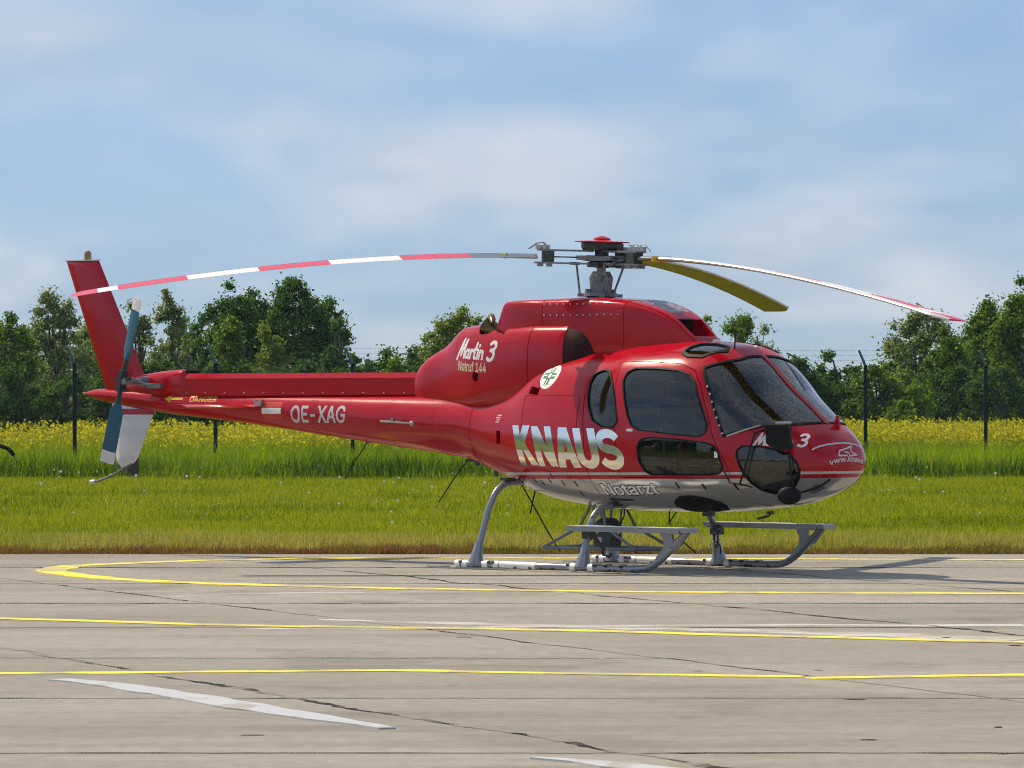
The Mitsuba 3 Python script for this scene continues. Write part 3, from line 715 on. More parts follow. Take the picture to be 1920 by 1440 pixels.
def decal(key, poly, O, u, v, mat, target, off=.003, cell=.03, flat=False, label=None):
    O, u, v = np.array(O, float), np.array(u, float), np.array(v, float)
    u /= np.linalg.norm(u)
    v -= u * (u @ v)
    v /= np.linalg.norm(v)
    n = np.cross(u, v)
    x0, y0, x1, y1 = poly.bounds
    V, Fc, at = [], [], 0
    for i in range(int((x1 - x0) / cell) + 1):
        for j in range(int((y1 - y0) / cell) + 1):
            g = poly.intersection(sbox(x0 + i * cell, y0 + j * cell, x0 + (i + 1) * cell, y0 + (j + 1) * cell))
            for h in getattr(g, 'geoms', [g]):
                if h.geom_type != 'Polygon' or h.area < 1e-8:
                    continue
                try:
                    vv, ff = trimesh.creation.triangulate_polygon(h, engine='earcut')
                except Exception:
                    continue
                V.append(vv); Fc.append(ff + at); at += len(vv)
    V, Fc = np.vstack(V), np.vstack(Fc)
    P = O + V[:, :1] * u + V[:, 1:] * v
    loc, ir, it = target.ray.intersects_location(P + n * .5, np.repeat(-n[None], len(P), 0), multiple_hits=False)
    hit = np.zeros(len(P), bool)
    hit[ir] = True
    Q = P.copy()
    Q[ir] = loc + n * off
    Fc = Fc[hit[Fc].all(1)]
    e = np.cross(Q[Fc[:, 1]] - Q[Fc[:, 0]], Q[Fc[:, 2]] - Q[Fc[:, 0]])
    if (e @ n).sum() < 0:
        Fc = Fc[:, ::-1]
    m = trimesh.Trimesh(Q, Fc, process=False)
    m.merge_vertices()
    return H(key, m, mat, True, label)


def strokes(lines, w, cap='round'):
    return union_all([LineString(l).buffer(w / 2, cap_style=cap, join_style='round' if cap == 'round' else 'mitre', quad_segs=6) for l in lines])


def arc(cx, cy, rx, ry, a0, a1, n=14):
    t = np.radians(np.linspace(a0, a1, n))
    return [(cx + rx * math.cos(k), cy + ry * math.sin(k)) for k in t]


def fit(g, x0, y0, x1, y1):
    a, b, c, d = g.bounds
    return affinity.affine_transform(g, [(x1 - x0) / (c - a), 0, 0, (y1 - y0) / (d - b), x0 - a * (x1 - x0) / (c - a), y0 - b * (y1 - y0) / (d - b)])


def textpoly(txt, bold=True):                                   # the outline of the helper's lettering as one polygon
    m = meshkit.text_mesh(txt, 1.0, .01, bold)
    tri = [Polygon(t[:, :2]) for t in m.triangles if abs(np.cross(t[1] - t[0], t[2] - t[0])[2]) > 1e-9 and t[:, 2].max() < .005]
    return union_all([t.buffer(1e-4) for t in tri])


def ch_K(w=1.0):
    return union_all([sbox(0, 0, .30, 1), Polygon([(.28, .42), (.28, .70), (.52, 1), (.86, 1), (.50, .56), (.90, 0), (.55, 0), (.34, .40)])])


def ch_N():
    return union_all([sbox(0, 0, .29, 1), sbox(.61, 0, .90, 1), Polygon([(0, 1), (.31, 1), (.90, 0), (.59, 0)])])


def ch_A():
    return Polygon([(0, 0), (.30, 1), (.66, 1), (.96, 0), (.64, 0), (.585, .20), (.375, .20), (.32, 0)]).difference(Polygon([(.42, .38), (.54, .38), (.48, .68)]))


def ch_U():
    o = union_all([sbox(0, .3, .88, 1), affinity.scale(Point(.44, .32).buffer(.44, quad_segs=16), 1, .73, origin=(.44, .32))])
    i = union_all([sbox(.30, .3, .58, 1.1), affinity.scale(Point(.44, .32).buffer(.14, quad_segs=12), 1, .9, origin=(.44, .32))])
    return o.difference(i)


def ch_S():
    l = arc(.44, .70, .31, .195, 18, 180, 14) + arc(.44, .70, .31, .195, 180, 264, 9)[1:] + arc(.44, .30, .31, .195, 84, 0, 9) + arc(.44, .30, .31, .195, 0, -162, 14)[1:]
    return LineString(l).buffer(.112, cap_style='flat', join_style='round', quad_segs=8)


SIDE_U, SIDE_V = (1, 0, 0), (0, 0, 1)
# big mirror letters: K N A U S, slightly condensed
xpos, wid = [-.665, -.325, .025, .365, .685], [.32, .325, .345, .31, .32]
for x0, w_, g in zip(xpos, wid, (ch_K(), ch_N(), ch_A(), ch_U(), ch_S())):
    g = affinity.skew(fit(g, 0, 0, w_ * 1.03, .40), xs=-17, origin=(0, .2))
    base = 1.045 - .022 * (x0 + .7)
    decal('big_letter', g, (x0 + .06, -1.5, base), SIDE_U, SIDE_V, 'mirror_foil', hull_t, .004, .04)
reg = fit(textpoly('OE-XAG'), 0, 0, .86, .185)
decal('registration', reg, (-4.235, -1.5, 1.455), SIDE_U, SIDE_V, 'letter_grey', hull_t, label='grey registration letters on the tail boom')
fx, fz, fw, fh = -4.70, 1.487, .305, .188
decal('flag_stripe', sbox(0, 0, fw, fh / 3), (fx, -1.5, fz), SIDE_U, SIDE_V, 'flag_red', hull_t)
decal('flag_stripe', sbox(0, fh / 3, fw, fh * 2 / 3), (fx, -1.5, fz), SIDE_U, SIDE_V, 'white_paint', hull_t)
decal('flag_stripe', sbox(0, fh * 2 / 3, fw, fh), (fx, -1.5, fz), SIDE_U, SIDE_V, 'flag_red', hull_t)
danger = union_all([fit(textpoly('DANGER'), 0, 0, .43, .062), strokes([[(-.33, .035), (-.12, .035)]], .022, 'flat'), Polygon([(-.41, .035), (-.31, .075), (-.31, -.005)])])
decal('warning', danger, (-5.88, -1.5, 1.675), SIDE_U, SIDE_V, 'yellow_vinyl', hull_t, label='yellow warning word with an arrow')


def script_martin():
    L = []
    L += [[(0, -.10), (.10, .25), (.20, .62), (.30, .95)], [(.30, .95), (.30, .45), (.33, .12)], [(.33, .12), (.50, .60), (.60, .92)], [(.60, .92), (.60, .40), (.66, .02)]]
    L += [arc(.90, .22, .14, .20, 60, 360, 16), [(1.04, .42), (1.03, .12), (1.10, .02)]]
    L += [[(1.22, .44), (1.24, .02)], arc(1.36, .26, .12, .16, 170, 50, 8)]
    L += [[(1.62, .80), (1.57, .14), (1.64, .02), (1.70, .04)], [(1.48, .46), (1.76, .50)]]
    L += [[(1.86, .44), (1.86, .02)], [(1.875, .66), (1.885, .70)]]
    L += [[(2.04, .44), (2.04, .02)], arc(2.18, .24, .13, .18, 160, 20, 8) + [(2.33, .02)]]
    g = strokes(L, .15)
    t = strokes([arc(3.0, .72, .24, .20, 150, -60, 14) + [(2.95, .50)], [(2.92, .50)] + arc(2.98, .24, .26, .25, 80, -140, 16)], .19)
    g = affinity.skew(union_all([g, t]), xs=14, origin=(0, 0))
    return g


mart = script_martin()
decal('name_lettering', fit(mart, 0, 0, .70, .24), (-1.735, -1.5, 2.105), (1, 0, -.06), SIDE_V, 'white_paint', cowl_t, label='white script lettering on the engine cowling')
decal('rescue_number', fit(textpoly('Notruf 144'), 0, 0, .50, .105), (-1.69, -1.5, 2.00), (1, 0, -.06), SIDE_V, 'gold_trim', cowl_t, label='pale gold emergency number lettering')
O = np.array([2.79, -.56, 1.31])
decal('name_lettering', fit(mart, -.26, -.07, .30, .075), O, (.75, .60, -.02), SIDE_V, 'white_paint', hull_t, label='white script lettering on the nose, partly behind the mirror')
nota = union_all([fit(textpoly('Notarzt'), 0, 0, .74, .115)])
decal('doctor_lettering__shade', nota.buffer(.010), (.70, -1.5, .755), (1, 0, .03), SIDE_V, 'dark_metal', hull_t, .003)
decal('doctor_lettering', nota, (.70, -1.5, .755), (1, 0, .03), SIDE_V, 'white_paint', hull_t, .006, label='pale lettering on the silver belly')
web = fit(textpoly('www.knaus'), -.29, 0, .25, .052)
web = union_all([affinity.translate(g, 0, .045 * (1 - ((g.centroid.x) / .3) ** 2)) for g in web.geoms])
decal('web_address', web, (4, 0, 1.062), (0, 1, 0), SIDE_V, 'letter_grey', hull_t, .003, .015, label='grey web address on the nose')
logo = union_all([strokes([arc(-.02, 1.20, .36, .085, 165, 20, 20)], .014), strokes([[(-.10, 1.21), (.02, 1.235), (.10, 1.255), (.10, 1.24)], [(-.10, 1.21), (-.12, 1.165), (.0, 1.165)], [(-.02, 1.20), (.03, 1.19), (.04, 1.16), (.16, 1.17)], [(.16, 1.17), (.07, 1.20), (.08, 1.245)]], .014)])
decal('helicopter_logo', logo, (4, -.02, 0), (0, 1, 0), SIDE_V, 'letter_grey', hull_t, .003, .015, label='grey helicopter outline emblem on the nose')
# the white roundel with the green cross
loc = np.array([-.171, -.578, 1.939])
nr = np.array([-.207, -.79, .577]); nr /= np.linalg.norm(nr)
ur = np.array([1, -.12, 0.0]); ur -= nr * (ur @ nr)
vr = np.cross(nr, ur)
ring = Point(0, 0).buffer(.148, quad_segs=24)
decal('roundel', ring, loc, ur, vr, 'white_paint', hull_t, .003, .02, label='white round emblem with green cross')
cross = affinity.rotate(union_all([sbox(-.036, -.105, .036, .105), sbox(-.105, -.036, .105, .036)]), -6, origin=(0, 0))
decal('roundel__cross', cross.difference(Point(0, 0).buffer(.028)), loc, ur, vr, 'emblem_green', hull_t, .006, .02)
for q in ([(0, .05), (0, .11)], [(0, -.05), (0, -.11)], [(.05, 0), (.11, 0)], [(-.05, 0), (-.11, 0)]):
    decal('roundel__inlay', affinity.rotate(strokes([q], .016), -6, origin=(0, 0)), loc, ur, vr, 'white_paint', hull_t, .009, .02)
# small marks on the skin
marks = [(-.62, .90), (-.40, .895), (-.28, .87), (-.12, .895), (.10, .87), (.32, .865), (.30, .77), (1.72, .87), (2.02, .86), (2.36, .86), (-.05, .94)]
decal('belly_latch', union_all([affinity.rotate(sbox(x - .012, z - .03, x + .012, z + .03), 12) for x, z in marks]), (0, -1.5, 0), SIDE_U, SIDE_V, 'black_rubber', hull_t, .003)
labels['helicopter__belly_latch'] = {'kind': 'stuff'}
decal('placard', union_all([sbox(-.99 + .02 * (k % 2), 1.47 + .022 * k, -.93 + .012 * k, 1.483 + .022 * k) for k in range(4)]), (0, -1.5, 0), SIDE_U, SIDE_V, 'letter_grey', hull_t, .003)
labels['helicopter__placard'] = {'kind': 'stuff'}
rv = LineString([(1.918, 2.021), (2.089, 1.738), (2.20, 1.50), (2.281, 1.339)])
dots = [rv.interpolate(t) for t in np.arange(.05, rv.length, .085)]
decal('windshield_rivet', union_all([Point(q.x + .012, q.y).buffer(.0085) for q in dots]), (0, -1.5, 0), SIDE_U, SIDE_V, 'white_paint', hull_t, .0125)
labels['helicopter__windshield_rivet'] = {'kind': 'stuff'}
decal('door_handle', sbox(2.19, 1.14, 2.225, 1.20), (0, -1.5, 0), SIDE_U, SIDE_V, 'white_paint', hull_t, .005)
labels['helicopter'] = {'label': 'red rescue helicopter with silver belly and drooping red and white rotor blades parked on concrete', 'category': 'helicopter'}

# ------------------------------------------------------------------ apron: skewed concrete slabs with open joints, paint on top
def G(px, py):                                                   # a photo measurement turned into a point of the flat apron (camera height 1.72 m)
    D = EYE * 9300.0 / (py - 746)
    return ((px - 960) / 9300.0 * D, D)


def slab_tone(p, n, uv):
    big = fbm(p.x * 0.35, p.y * 0.5, 0, 4)
    cell = mikit.cell_rand((p.x + 0.41 * p.y - 14.0) / 4.0, (54.6 - p.y) / 4.37)
    fine = fbm(p.x * 14, p.y * 14, 2.0, 3)
    stain = sst(0.55, 0.78, fbm(p.x * 0.9, p.y * 1.7, 5.0, 4))
    streak = sst(0.60, 0.80, fbm(p.x * 0.25, p.y * 2.4, 9.0, 3))
    c = mi.Color3f(0.278, 0.261, 0.219) * (0.80 + 0.26 * big) * (0.93 + 0.12 * cell) * (0.84 + 0.32 * fine)
    c = mix(c, (0.17, 0.148, 0.115), 0.38 * stain)
    oil = sst(0.66, 0.74, fbm(p.x * 0.8 + 7.0, p.y * 0.6, 3.0, 4))
    c = c * (1 - 0.13 * oil) * (1 - 0.12 * sst(0.55, 0.7, fbm(p.x * 0.18, p.y * 1.3, 21.0, 4)))
    return mix(c, (0.36, 0.34, 0.30), 0.18 * streak)


scene['concrete'] = pbr(mikit.proc(slab_tone), 0.85, spec=0.25, bump=mikit.proc(lambda p, n, uv: 0.004 * fbm(p.x * 9, p.y * 9, 1.0, 3), 0.01))
scene['joint_filler_mat'] = pbr(mikit.proc(lambda p, n, uv: mix((0.035, 0.03, 0.025), (0.16, 0.14, 0.11), sst(0.52, 0.66, fbm(p.x * 1.3, p.y * 1.3, 3.0, 3)))), 0.9)
scene['tar'] = pbr(mikit.proc(lambda p, n, uv: mix((0.03, 0.026, 0.022), (0.22, 0.20, 0.16), sst(0.42, 0.62, fbm(p.x * 1.7, p.y * 3.0, 3.0, 4)))), 0.9, spec=.2)
scene['yellow_paint'] = pbr(mikit.proc(lambda p, n, uv: mix((0.76, 0.65, 0.05), (0.44, 0.39, 0.17), sst(0.44, 0.64, fbm(p.x * 3.5, p.y * 3.5, 0, 4)))), 0.7)
scene['faded_white'] = pbr(mikit.proc(lambda p, n, uv: mix((0.40, 0.42, 0.44), (0.32, 0.31, 0.28), sst(0.50, 0.75, fbm(p.x * 6, p.y * 2.0, 0, 4)))), 0.75)
scene['worn_white'] = pbr(mikit.proc(lambda p, n, uv: mix((0.42, 0.41, 0.39), (0.33, 0.31, 0.26), sst(0.36, 0.62, fbm(p.x * 2.0, p.y * 4.0, 0, 4)))), 0.8)


def joint_x(k, Y):                                               # the k-th cross joint at depth Y
    return -3.2 + 4.0 * k - .405 * (Y - 33.25)


jr = np.random.default_rng(3)
ROWS = [54.6 - 4.37 * i for i in range(0, 15)]


def wobble(p, q, n, amp):
    t = np.linspace(0, 1, n)[:, None]
    a = np.array(p) * (1 - t) + np.array(q) * t
    d = np.array([-(q[1] - p[1]), q[0] - p[0]]); d /= np.linalg.norm(d)
    w = jr.normal(0, amp, n); w = np.convolve(w, [.25, .5, .25], 'same'); w[0] = w[-1] = 0
    return a + w[:, None] * d


edges_h, edges_v = {}, {}
for i, Y in enumerate(ROWS):
    for k in range(-9, 16):
        if i < len(ROWS):
            edges_h[i, k] = wobble((joint_x(k, Y), Y), (joint_x(k + 1, Y), Y), 9, .012 if i in (5, 6, 7) else .007)
        if i + 1 < len(ROWS):
            edges_v[i, k] = wobble((joint_x(k, Y), Y), (joint_x(k, ROWS[i + 1]), ROWS[i + 1]), 16, .055 if k % 2 == 0 else .03)
XL, XR = -24.0, 30.0
for i in range(len(ROWS) - 1):
    for k in range(-9, 15):
        xm = joint_x(k + .5, (ROWS[i] + ROWS[i + 1]) / 2)
        if xm < XL - 2 or xm > XR:
            continue
        near = abs(xm) < 12
        ring = np.vstack([edges_h[i, k][:-1], edges_v[i, k + 1][:-1], edges_h[i + 1, k][::-1][:-1], edges_v[i, k][::-1][:-1]])
        g = Polygon(ring).buffer(-.013 if near else -.01, join_style='mitre')
        if not near:
            g = g.simplify(.03)
        if g.geom_type != 'Polygon':
            g = max(g.geoms, key=lambda q: q.area)
        m = trimesh.creation.extrude_polygon(g, .16, engine='earcut')
        m.apply_translation([0, 0, -.16 + jr.uniform(-.0008, .0008)])
        c_ = np.array([m.vertices[:, 0].mean(), m.vertices[:, 1].mean()])
        m.vertices[:, 2] += (m.vertices[:, 0] - c_[0]) * jr.normal(0, .00015) + (m.vertices[:, 1] - c_[1]) * jr.normal(0, .0002)
        add('apron__slab', m, 'concrete', False)
XA, YB = ROWS[-1], ROWS[0]
base_poly = Polygon([(joint_x(-9, YB) - 2, YB + .02), (joint_x(16, YB), YB + .02), (joint_x(16, XA), XA), (joint_x(-9, XA) - 2, XA)])
bm = trimesh.creation.extrude_polygon(base_poly, .1, engine='earcut')
bm.apply_translation([0, 0, -.124])
add('apron__joint_filler', bm, 'joint_filler_mat', False, kind='stuff')
labels['apron'] = {'kind': 'structure', 'label': 'pale concrete apron of large skewed slabs with dark joints and painted lines', 'category': 'apron'}


def paint(key, poly, z, mat, label=None, rough=.012, seg=.5):
    out = []
    for g in getattr(poly, 'geoms', [poly]):
        if g.geom_type != 'Polygon' or g.area < 1e-4:
            continue
        m = trimesh.creation.extrude_polygon(g, z + .002, engine='earcut')
        m.apply_translation([0, 0, -.002])
        out.append(m)
    return add('apron__' + key, cat(out), mat, False, label=label)


def ragged(pts, w, amp=.02, step=.25):
    p = np.asarray(pts, float)
    s = np.concatenate([[0], np.cumsum(np.linalg.norm(np.diff(p, axis=0), axis=1))])
    n = max(int(s[-1] / step), 6)
    u = np.linspace(0, s[-1], n)
    q = np.stack([PchipInterpolator(s, p[:, k])(u) for k in (0, 1)], 1)
    t = np.gradient(q, axis=0); t /= np.linalg.norm(t, axis=1, keepdims=True)
    nn = np.stack([-t[:, 1], t[:, 0]], 1)
    w = np.interp(np.linspace(0, 1, n), np.linspace(0, 1, len(np.atleast_1d(w))), np.atleast_1d(w))
    a = q + nn * (w / 2 + jr.normal(0, amp, n))[:, None]
    b = q - nn * (w / 2 + jr.normal(0, amp, n))[:, None]
    return Polygon(np.vstack([a, b[::-1]])).buffer(0)


far_l = [(-8.6, 36.4)]
line_a = [(-9.0, 40.4), G(0, 1160.5), G(480, 1174), G(960, 1181), G(1510, 1195), G(1920, 1205), (9.5, 33.2)]
paint('yellow_line', ragged(line_a, .24), .0058, 'yellow_paint', 'yellow line across the apron, second from the camera')
line_b = [(-8.5, 30.8), G(0, 1263.5), G(500, 1260), G(750, 1258.5), G(960, 1262), G(1503, 1270)]
paint('yellow_line', ragged(line_b, .19), .0058, 'yellow_paint', 'yellow line nearest the camera, left piece up to the break')
paint('yellow_line', ragged([G(1519, 1272.5), G(1700, 1269.5), G(1920, 1266.5), (8.5, 30.9)], .19), .0058, 'yellow_paint', 'yellow line nearest the camera, right piece after the break')
loop = [(14, 52.9), G(1920, 1050), G(1300, 1048), G(960, 1047), G(700, 1047), G(400, 1051), G(260, 1056), G(130, 1062.5), G(98, 1069.5), G(128, 1077), G(230, 1087), G(500, 1098), G(960, 1107.5), G(1450, 1112), G(1920, 1113.5), (13, 43.3)]
paint('yellow_line', ragged(loop, .30), .0058, 'yellow_paint', 'yellow hairpin line looping round the helicopter')
paint('white_mark', ragged([G(112, 1275.5), G(250, 1291), G(400, 1316), G(560, 1342), G(728, 1367.5)], [.14, .27, .29, .27, .22, .10], .02), .0100, 'faded_white', 'white paint streak left of the middle of the apron')
paint('white_mark', ragged([G(1000, 1423), G(1080, 1428), G(1210, 1443), (1.2, 22.4)], [.05, .22, .24, .24], .012), .0100, 'faded_white', 'white paint streak at the bottom edge of the picture')
paint('white_mark', ragged([G(600, 1162), G(960, 1171.5), G(1400, 1183), G(1920, 1199)], [.15, .42, .5, .5], .07), .0016, 'worn_white', 'wide worn white line behind the yellow one')
paint('white_mark', ragged([G(440, 1178.5), G(800, 1179.5), G(1100, 1173), G(1920, 1172)], [.06, .2, .3, .25], .05), .0016, 'worn_white', 'thin worn white line along a slab joint')
paint('white_mark', ragged([G(300, 1120), G(540, 1112), G(800, 1109.5)], [.1, .2, .06], .05), .0016, 'worn_white', 'faint pale streak beside the yellow loop')
bits = []
for _ in range(22):
    x, y = jr.uniform(-6, 7), jr.uniform(22.5, 36)
    m = trimesh.creation.icosphere(1, 1.0)
    m.apply_scale([jr.uniform(.02, .07), jr.uniform(.012, .05), .005]); m.apply_translation([x, y, .001]); bits.append(m)
add('apron__chipped_spot', cat(bits), 'joint_filler_mat', False, kind='stuff')
# tar smeared along the joints, heavier on some
cr = []
for i in range(1, 8):
    for k in range(-4, 6):
        wide = {1: .11, 3: .095, 6: .055, 7: .04}.get(i, .02)
        e = edges_h[i, k]
        if wide > .03 or jr.random() < .6:
            cr.append(ragged(e, wide * jr.uniform(.6, 1.25, 12), wide * .22, .10))
        e = edges_v[i, k]
        cr.append(ragged(e if k % 2 == 0 else e[:jr.integers(6, 15)], (.055 if k % 2 == 0 else .03) * jr.uniform(.3, 1.3, 14), .012, .10))
paint('joint_crumbs', union_all(cr), .0030, 'tar')
labels['apron__joint_crumbs'] = {'kind': 'stuff'}

# ------------------------------------------------------------------ ground sheet, verge, grass
scene['soil'] = pbr(mikit.proc(lambda p, n, uv: mix(mix((0.060, 0.085, 0.012), (0.085, 0.115, 0.016), fbm(p.x * .8, p.y * .8, 0, 4)), (0.05, 0.032, 0.018), 1 - sst(54.8, 56.6, p.y + .8 * fbm(p.x * 1.5, 0, 0, 3)))), 0.95, spec=0.1)
xs = np.concatenate([np.arange(-60, -24, 4), np.arange(-24, 28, .8), np.arange(28, 64, 4)])
ys = np.concatenate([[54.66], np.arange(55.0, 60, .5), np.arange(60, 136, 1.5), np.arange(136, 190, 6)])


def gz(x, y):
    x, y = np.asarray(x, float), np.asarray(y, float)
    base = .07 * np.clip((y - 54.7) / 1.2, 0, 1) - .06 * np.clip((y - 60) / 20, 0, 1)
    return base - .02 + .05 * (meshkit.fbm(np.stack([x * .5, y * .35, x * 0], -1), 3, 2) - .5) * np.clip((y - 55) / 2, 0, 1)


def terrain(xs, ys):
    X, Y = np.meshgrid(xs, ys, indexing='ij')
    v = np.stack([X, Y, gz(X, Y)], -1).reshape(-1, 3)
    n = len(ys)
    i, j = np.meshgrid(np.arange(len(xs) - 1), np.arange(n - 1), indexing='ij')
    a = i * n + j
    f = np.stack([a, a + n, a + n + 1, a + 1], -1).reshape(-1, 4)
    return trimesh.Trimesh(v, np.vstack([f[:, [0, 1, 2]], f[:, [0, 2, 3]]]), process=False)


add('meadow', terrain(xs, ys), 'soil', True, kind='structure')
far = [(-4000, -4000), (4000, -4000), (4000, 4000), (-4000, 4000)]
gm = trimesh.creation.extrude_polygon(Polygon(far).difference(Polygon([(-59, -6), (60, -6), (60, 180), (-59, 180)])), .1, engine='earcut')
gm.apply_translation([0, 0, -.17])
scene['field'] = pbr(mikit.proc(lambda p, n, uv: mix((0.060, 0.085, 0.014), (0.095, 0.125, 0.022), fbm(p.x * .05, p.y * .05, 0, 4))), 0.95, spec=0.1)
add('ground', gm, 'field', False, kind='structure')
sidem = trimesh.util.concatenate([bx((36, 62, .1), (-41.5, 24.6, -.12)), bx((32, 62, .1), (46, 24.6, -.12))])
add('grass_field', sidem, 'field', False, kind='structure')


def leafy(color_attr, trans, rough=.6):
    return {'type': 'principledthin', 'base_color': {'type': 'mesh_attribute', 'name': 'vertex_color'}, 'roughness': rough, 'spec_trans': 0.0, 'diff_trans': trans, 'eta': 1.15}


scene['blade_leaf'] = leafy(None, 1.1)
scene['tree_leaf'] = leafy(None, 1.15, .55)
scene['petal'] = pbr({'type': 'mesh_attribute', 'name': 'vertex_color'}, .7, spec=.2)


def blades(x, y, h, w, lean, col, r, tip=None):                  # one slim triangle per blade, bent by its lean
    n = len(x)
    z = gz(x, y)
    a = r.uniform(0, 2 * np.pi, n)
    la, ll = r.uniform(0, 2 * np.pi, n), r.uniform(.2, 1, n) * lean
    b0 = np.stack([x - np.cos(a) * w / 2, y - np.sin(a) * w / 2, z], 1)
    b1 = np.stack([x + np.cos(a) * w / 2, y + np.sin(a) * w / 2, z], 1)
    t = np.stack([x + np.cos(la) * ll * h, y + np.sin(la) * ll * h, z + h], 1)
    V = np.stack([b0, b1, t], 1).reshape(-1, 3)
    C = np.stack([col, col, col if tip is None else tip], 1).reshape(-1, 3)
    return V, np.arange(3 * n).reshape(-1, 3), C


def meshed(key, parts, mat, **more):
    V, F, C, at = [], [], [], 0
    for v, f, c in parts:
        V.append(v); F.append(f + at); C.append(c); at += len(v)
    return add(key, trimesh.Trimesh(np.vstack(V), np.vstack(F), process=False), mat, False, color=np.clip(np.vstack(C), 0, 1), **more)


def spread(n, y0, y1, r, margin=2.5):                            # even per area over the width the scene needs
    y = np.sqrt(r.uniform(y0 ** 2, y1 ** 2, n))
    x = r.uniform(-1, 1, n) * (y * .1045 + margin)
    return x, y


def palette(n, cols, r, x, y, sx=.5, sy=.25, jit=.18):
    k = meshkit.fbm(np.stack([x * sx, y * sy, x * 0 + 3], -1), 3, 5)
    k = np.clip((k - .3) / .4 + r.normal(0, .22, n), 0, .999) * (len(cols) - 1)
    cols = np.array(cols)
    i = k.astype(int); f = (k - i)[:, None]
    return (cols[i] * (1 - f) + cols[np.minimum(i + 1, len(cols) - 1)] * f) * r.uniform(1 - jit, 1 + jit, n)[:, None]


g = np.random.default_rng(11)
GREEN = [(0.24, 0.30, 0.012), (0.33, 0.38, 0.014), (0.40, 0.42, 0.018), (0.28, 0.335, 0.013)]
parts = []
for n, y0, y1, h0, h1 in ((130000, 56.4, 75, .035, .095), (90000, 75, 95, .04, .10), (60000, 95, 107.5, .04, .10)):
    x, y = spread(n, y0, y1, g)
    hn = meshkit.fbm(np.stack([x * .9, y * .5, x * 0], -1), 3, 8)
    parts.append(blades(x, y, g.uniform(h0, h1, n) * (.55 + .9 * hn), .011 + .00012 * (y - 50), .55, palette(n, GREEN, g, x, y), g))
x, y = spread(16000, 57, 107, g)
parts.append(blades(x, y, g.uniform(.08, .20, 16000), .011, .7, palette(16000, [(0.06, .11, .010), (.16, .22, .012), (.34, .38, .03)], g, x, y), g))
meshed('mown_grass', parts, 'blade_leaf', kind='stuff', label='mown green grass strip between apron and fence', cat='grass')
# dry brown fringe at the edge of the concrete, fading to pale straw
parts = []
n = 60000
x = g.uniform(-8.6, 9.2, n); y = 54.60 + np.abs(g.normal(0, .42, n)) * (.35 + 1.5 * meshkit.fbm(np.stack([x * 1.3, x * 0, x * 0], -1), 3, 51))
tuft = meshkit.fbm(np.stack([x * 2.2, y * .7, x * 0], -1), 3, 21)
col = palette(n, [(0.20, 0.095, 0.04), (0.32, 0.19, 0.06), (0.12, 0.15, 0.015), (0.30, 0.20, 0.06), (0.09, 0.12, 0.012)], g, x, y, 1.1, 1.0)
parts.append(blades(x, y, g.uniform(.03, .12, n) * (.15 + 1.7 * tuft ** 1.7), .009, .9, col, g))
n = 60000
x = g.uniform(-8.8, 9.6, n); y = g.uniform(55.2, 58.5, n)
tuft = meshkit.fbm(np.stack([x * 1.2, y * .9, x * 0], -1), 3, 23)
col = palette(n, [(0.46, 0.41, 0.10), (0.38, 0.38, 0.04), (0.50, 0.45, 0.13), (0.30, 0.34, 0.02)], g, x, y, .7, .8)
parts.append(blades(x, y, g.uniform(.06, .17, n) * (.5 + .9 * tuft), .009, .5, col, g))
meshed('dry_grass', parts, 'blade_leaf', kind='stuff', label='dry brown and straw coloured grass fringe along the concrete edge', cat='grass')
# small white flowers, a handful of larger clumps
parts = []
n = 170
x, y = spread(n, 57, 112, g)
near_f = g.random(n) < .35
y = np.where(near_f, g.uniform(104, 110, n), y); x = np.where(near_f, g.uniform(-1, 1, n) * (y * .1045 + 2), x)
z = gz(x, y) + g.uniform(.06, .16, n) * np.where(near_f, 1.6, 1)
rr = g.uniform(.008, .022, n) * (1 + (y > 85) * .6)
ang = np.arange(6) * np.pi / 3
V = np.stack([x, y, z], 1)[:, None] + rr[:, None, None] * np.stack([np.cos(ang), np.sin(ang) * .5, np.sin(ang) * .9], 1)[None]
F = np.concatenate([np.arange(n)[:, None] * 6 + np.array([[0, k, k + 1]]) for k in range(1, 5)], 0)
meshed('meadow_flowers', [(V.reshape(-1, 3), F, np.repeat(np.where(g.random((n, 1)) < .8, [[.85, .83, .74]], [[.75, .65, .1]]), 6, 0))], 'petal', kind='stuff', label='tiny white flowers dotted over the mown grass', cat='flowers')

# ------------------------------------------------------------------ fence line, tall weeds, rape field
FA, FB = np.array([-9.83, 111.5]), np.array([11.68, 122.3])      # first and eighth post in view


def fence_at(t):
    return FA + (FB - FA) * (t / 7.0)


fd = (FB - FA) / np.linalg.norm(FB - FA)
fn_ = np.array([-fd[1], fd[0]])
scene['fence_green'] = pbr((0.006, 0.016, 0.016), .6, spec=.2)
scene['fence_teal'] = pbr((0.05, 0.16, 0.19), .45, .2)
scene['fence_wire'] = pbr((0.10, 0.13, 0.11), .5, .3)
for t in range(-2, 10):
    p = fence_at(t)
    z = float(gz(p[0], p[1]))
    pk = add('fence__post', tube([(p[0], p[1], z - .1), (p[0], p[1], 2.50)], .048, 12), 'fence_green', 40)
    arm_dir = -.62 * fd * .28 + fn_ * .06
    q = p - fd * .19
    add(pk + '__arm', tube([(p[0], p[1], 2.48), (p[0] - fd[0] * .06, p[1] - fd[1] * .06, 2.62), (q[0], q[1], 2.88)], [.036, .034, .028], 10), 'fence_teal', 40)
    add(pk + '__cap', lathe([(0, .03), (.03, .025), (.044, 0), (.044, -.05)], (p[0], p[1], 2.50), 10), 'fence_green', 30)
a_, b_ = fence_at(-2), fence_at(9)
Lf = np.linalg.norm(b_ - a_)
wires, pitch = [], .075
ns = int(Lf / pitch)
zs = np.arange(.06, 2.46, pitch)
ii, jj = np.meshgrid(np.arange(ns), np.arange(len(zs)), indexing='ij')
V, F = [], []
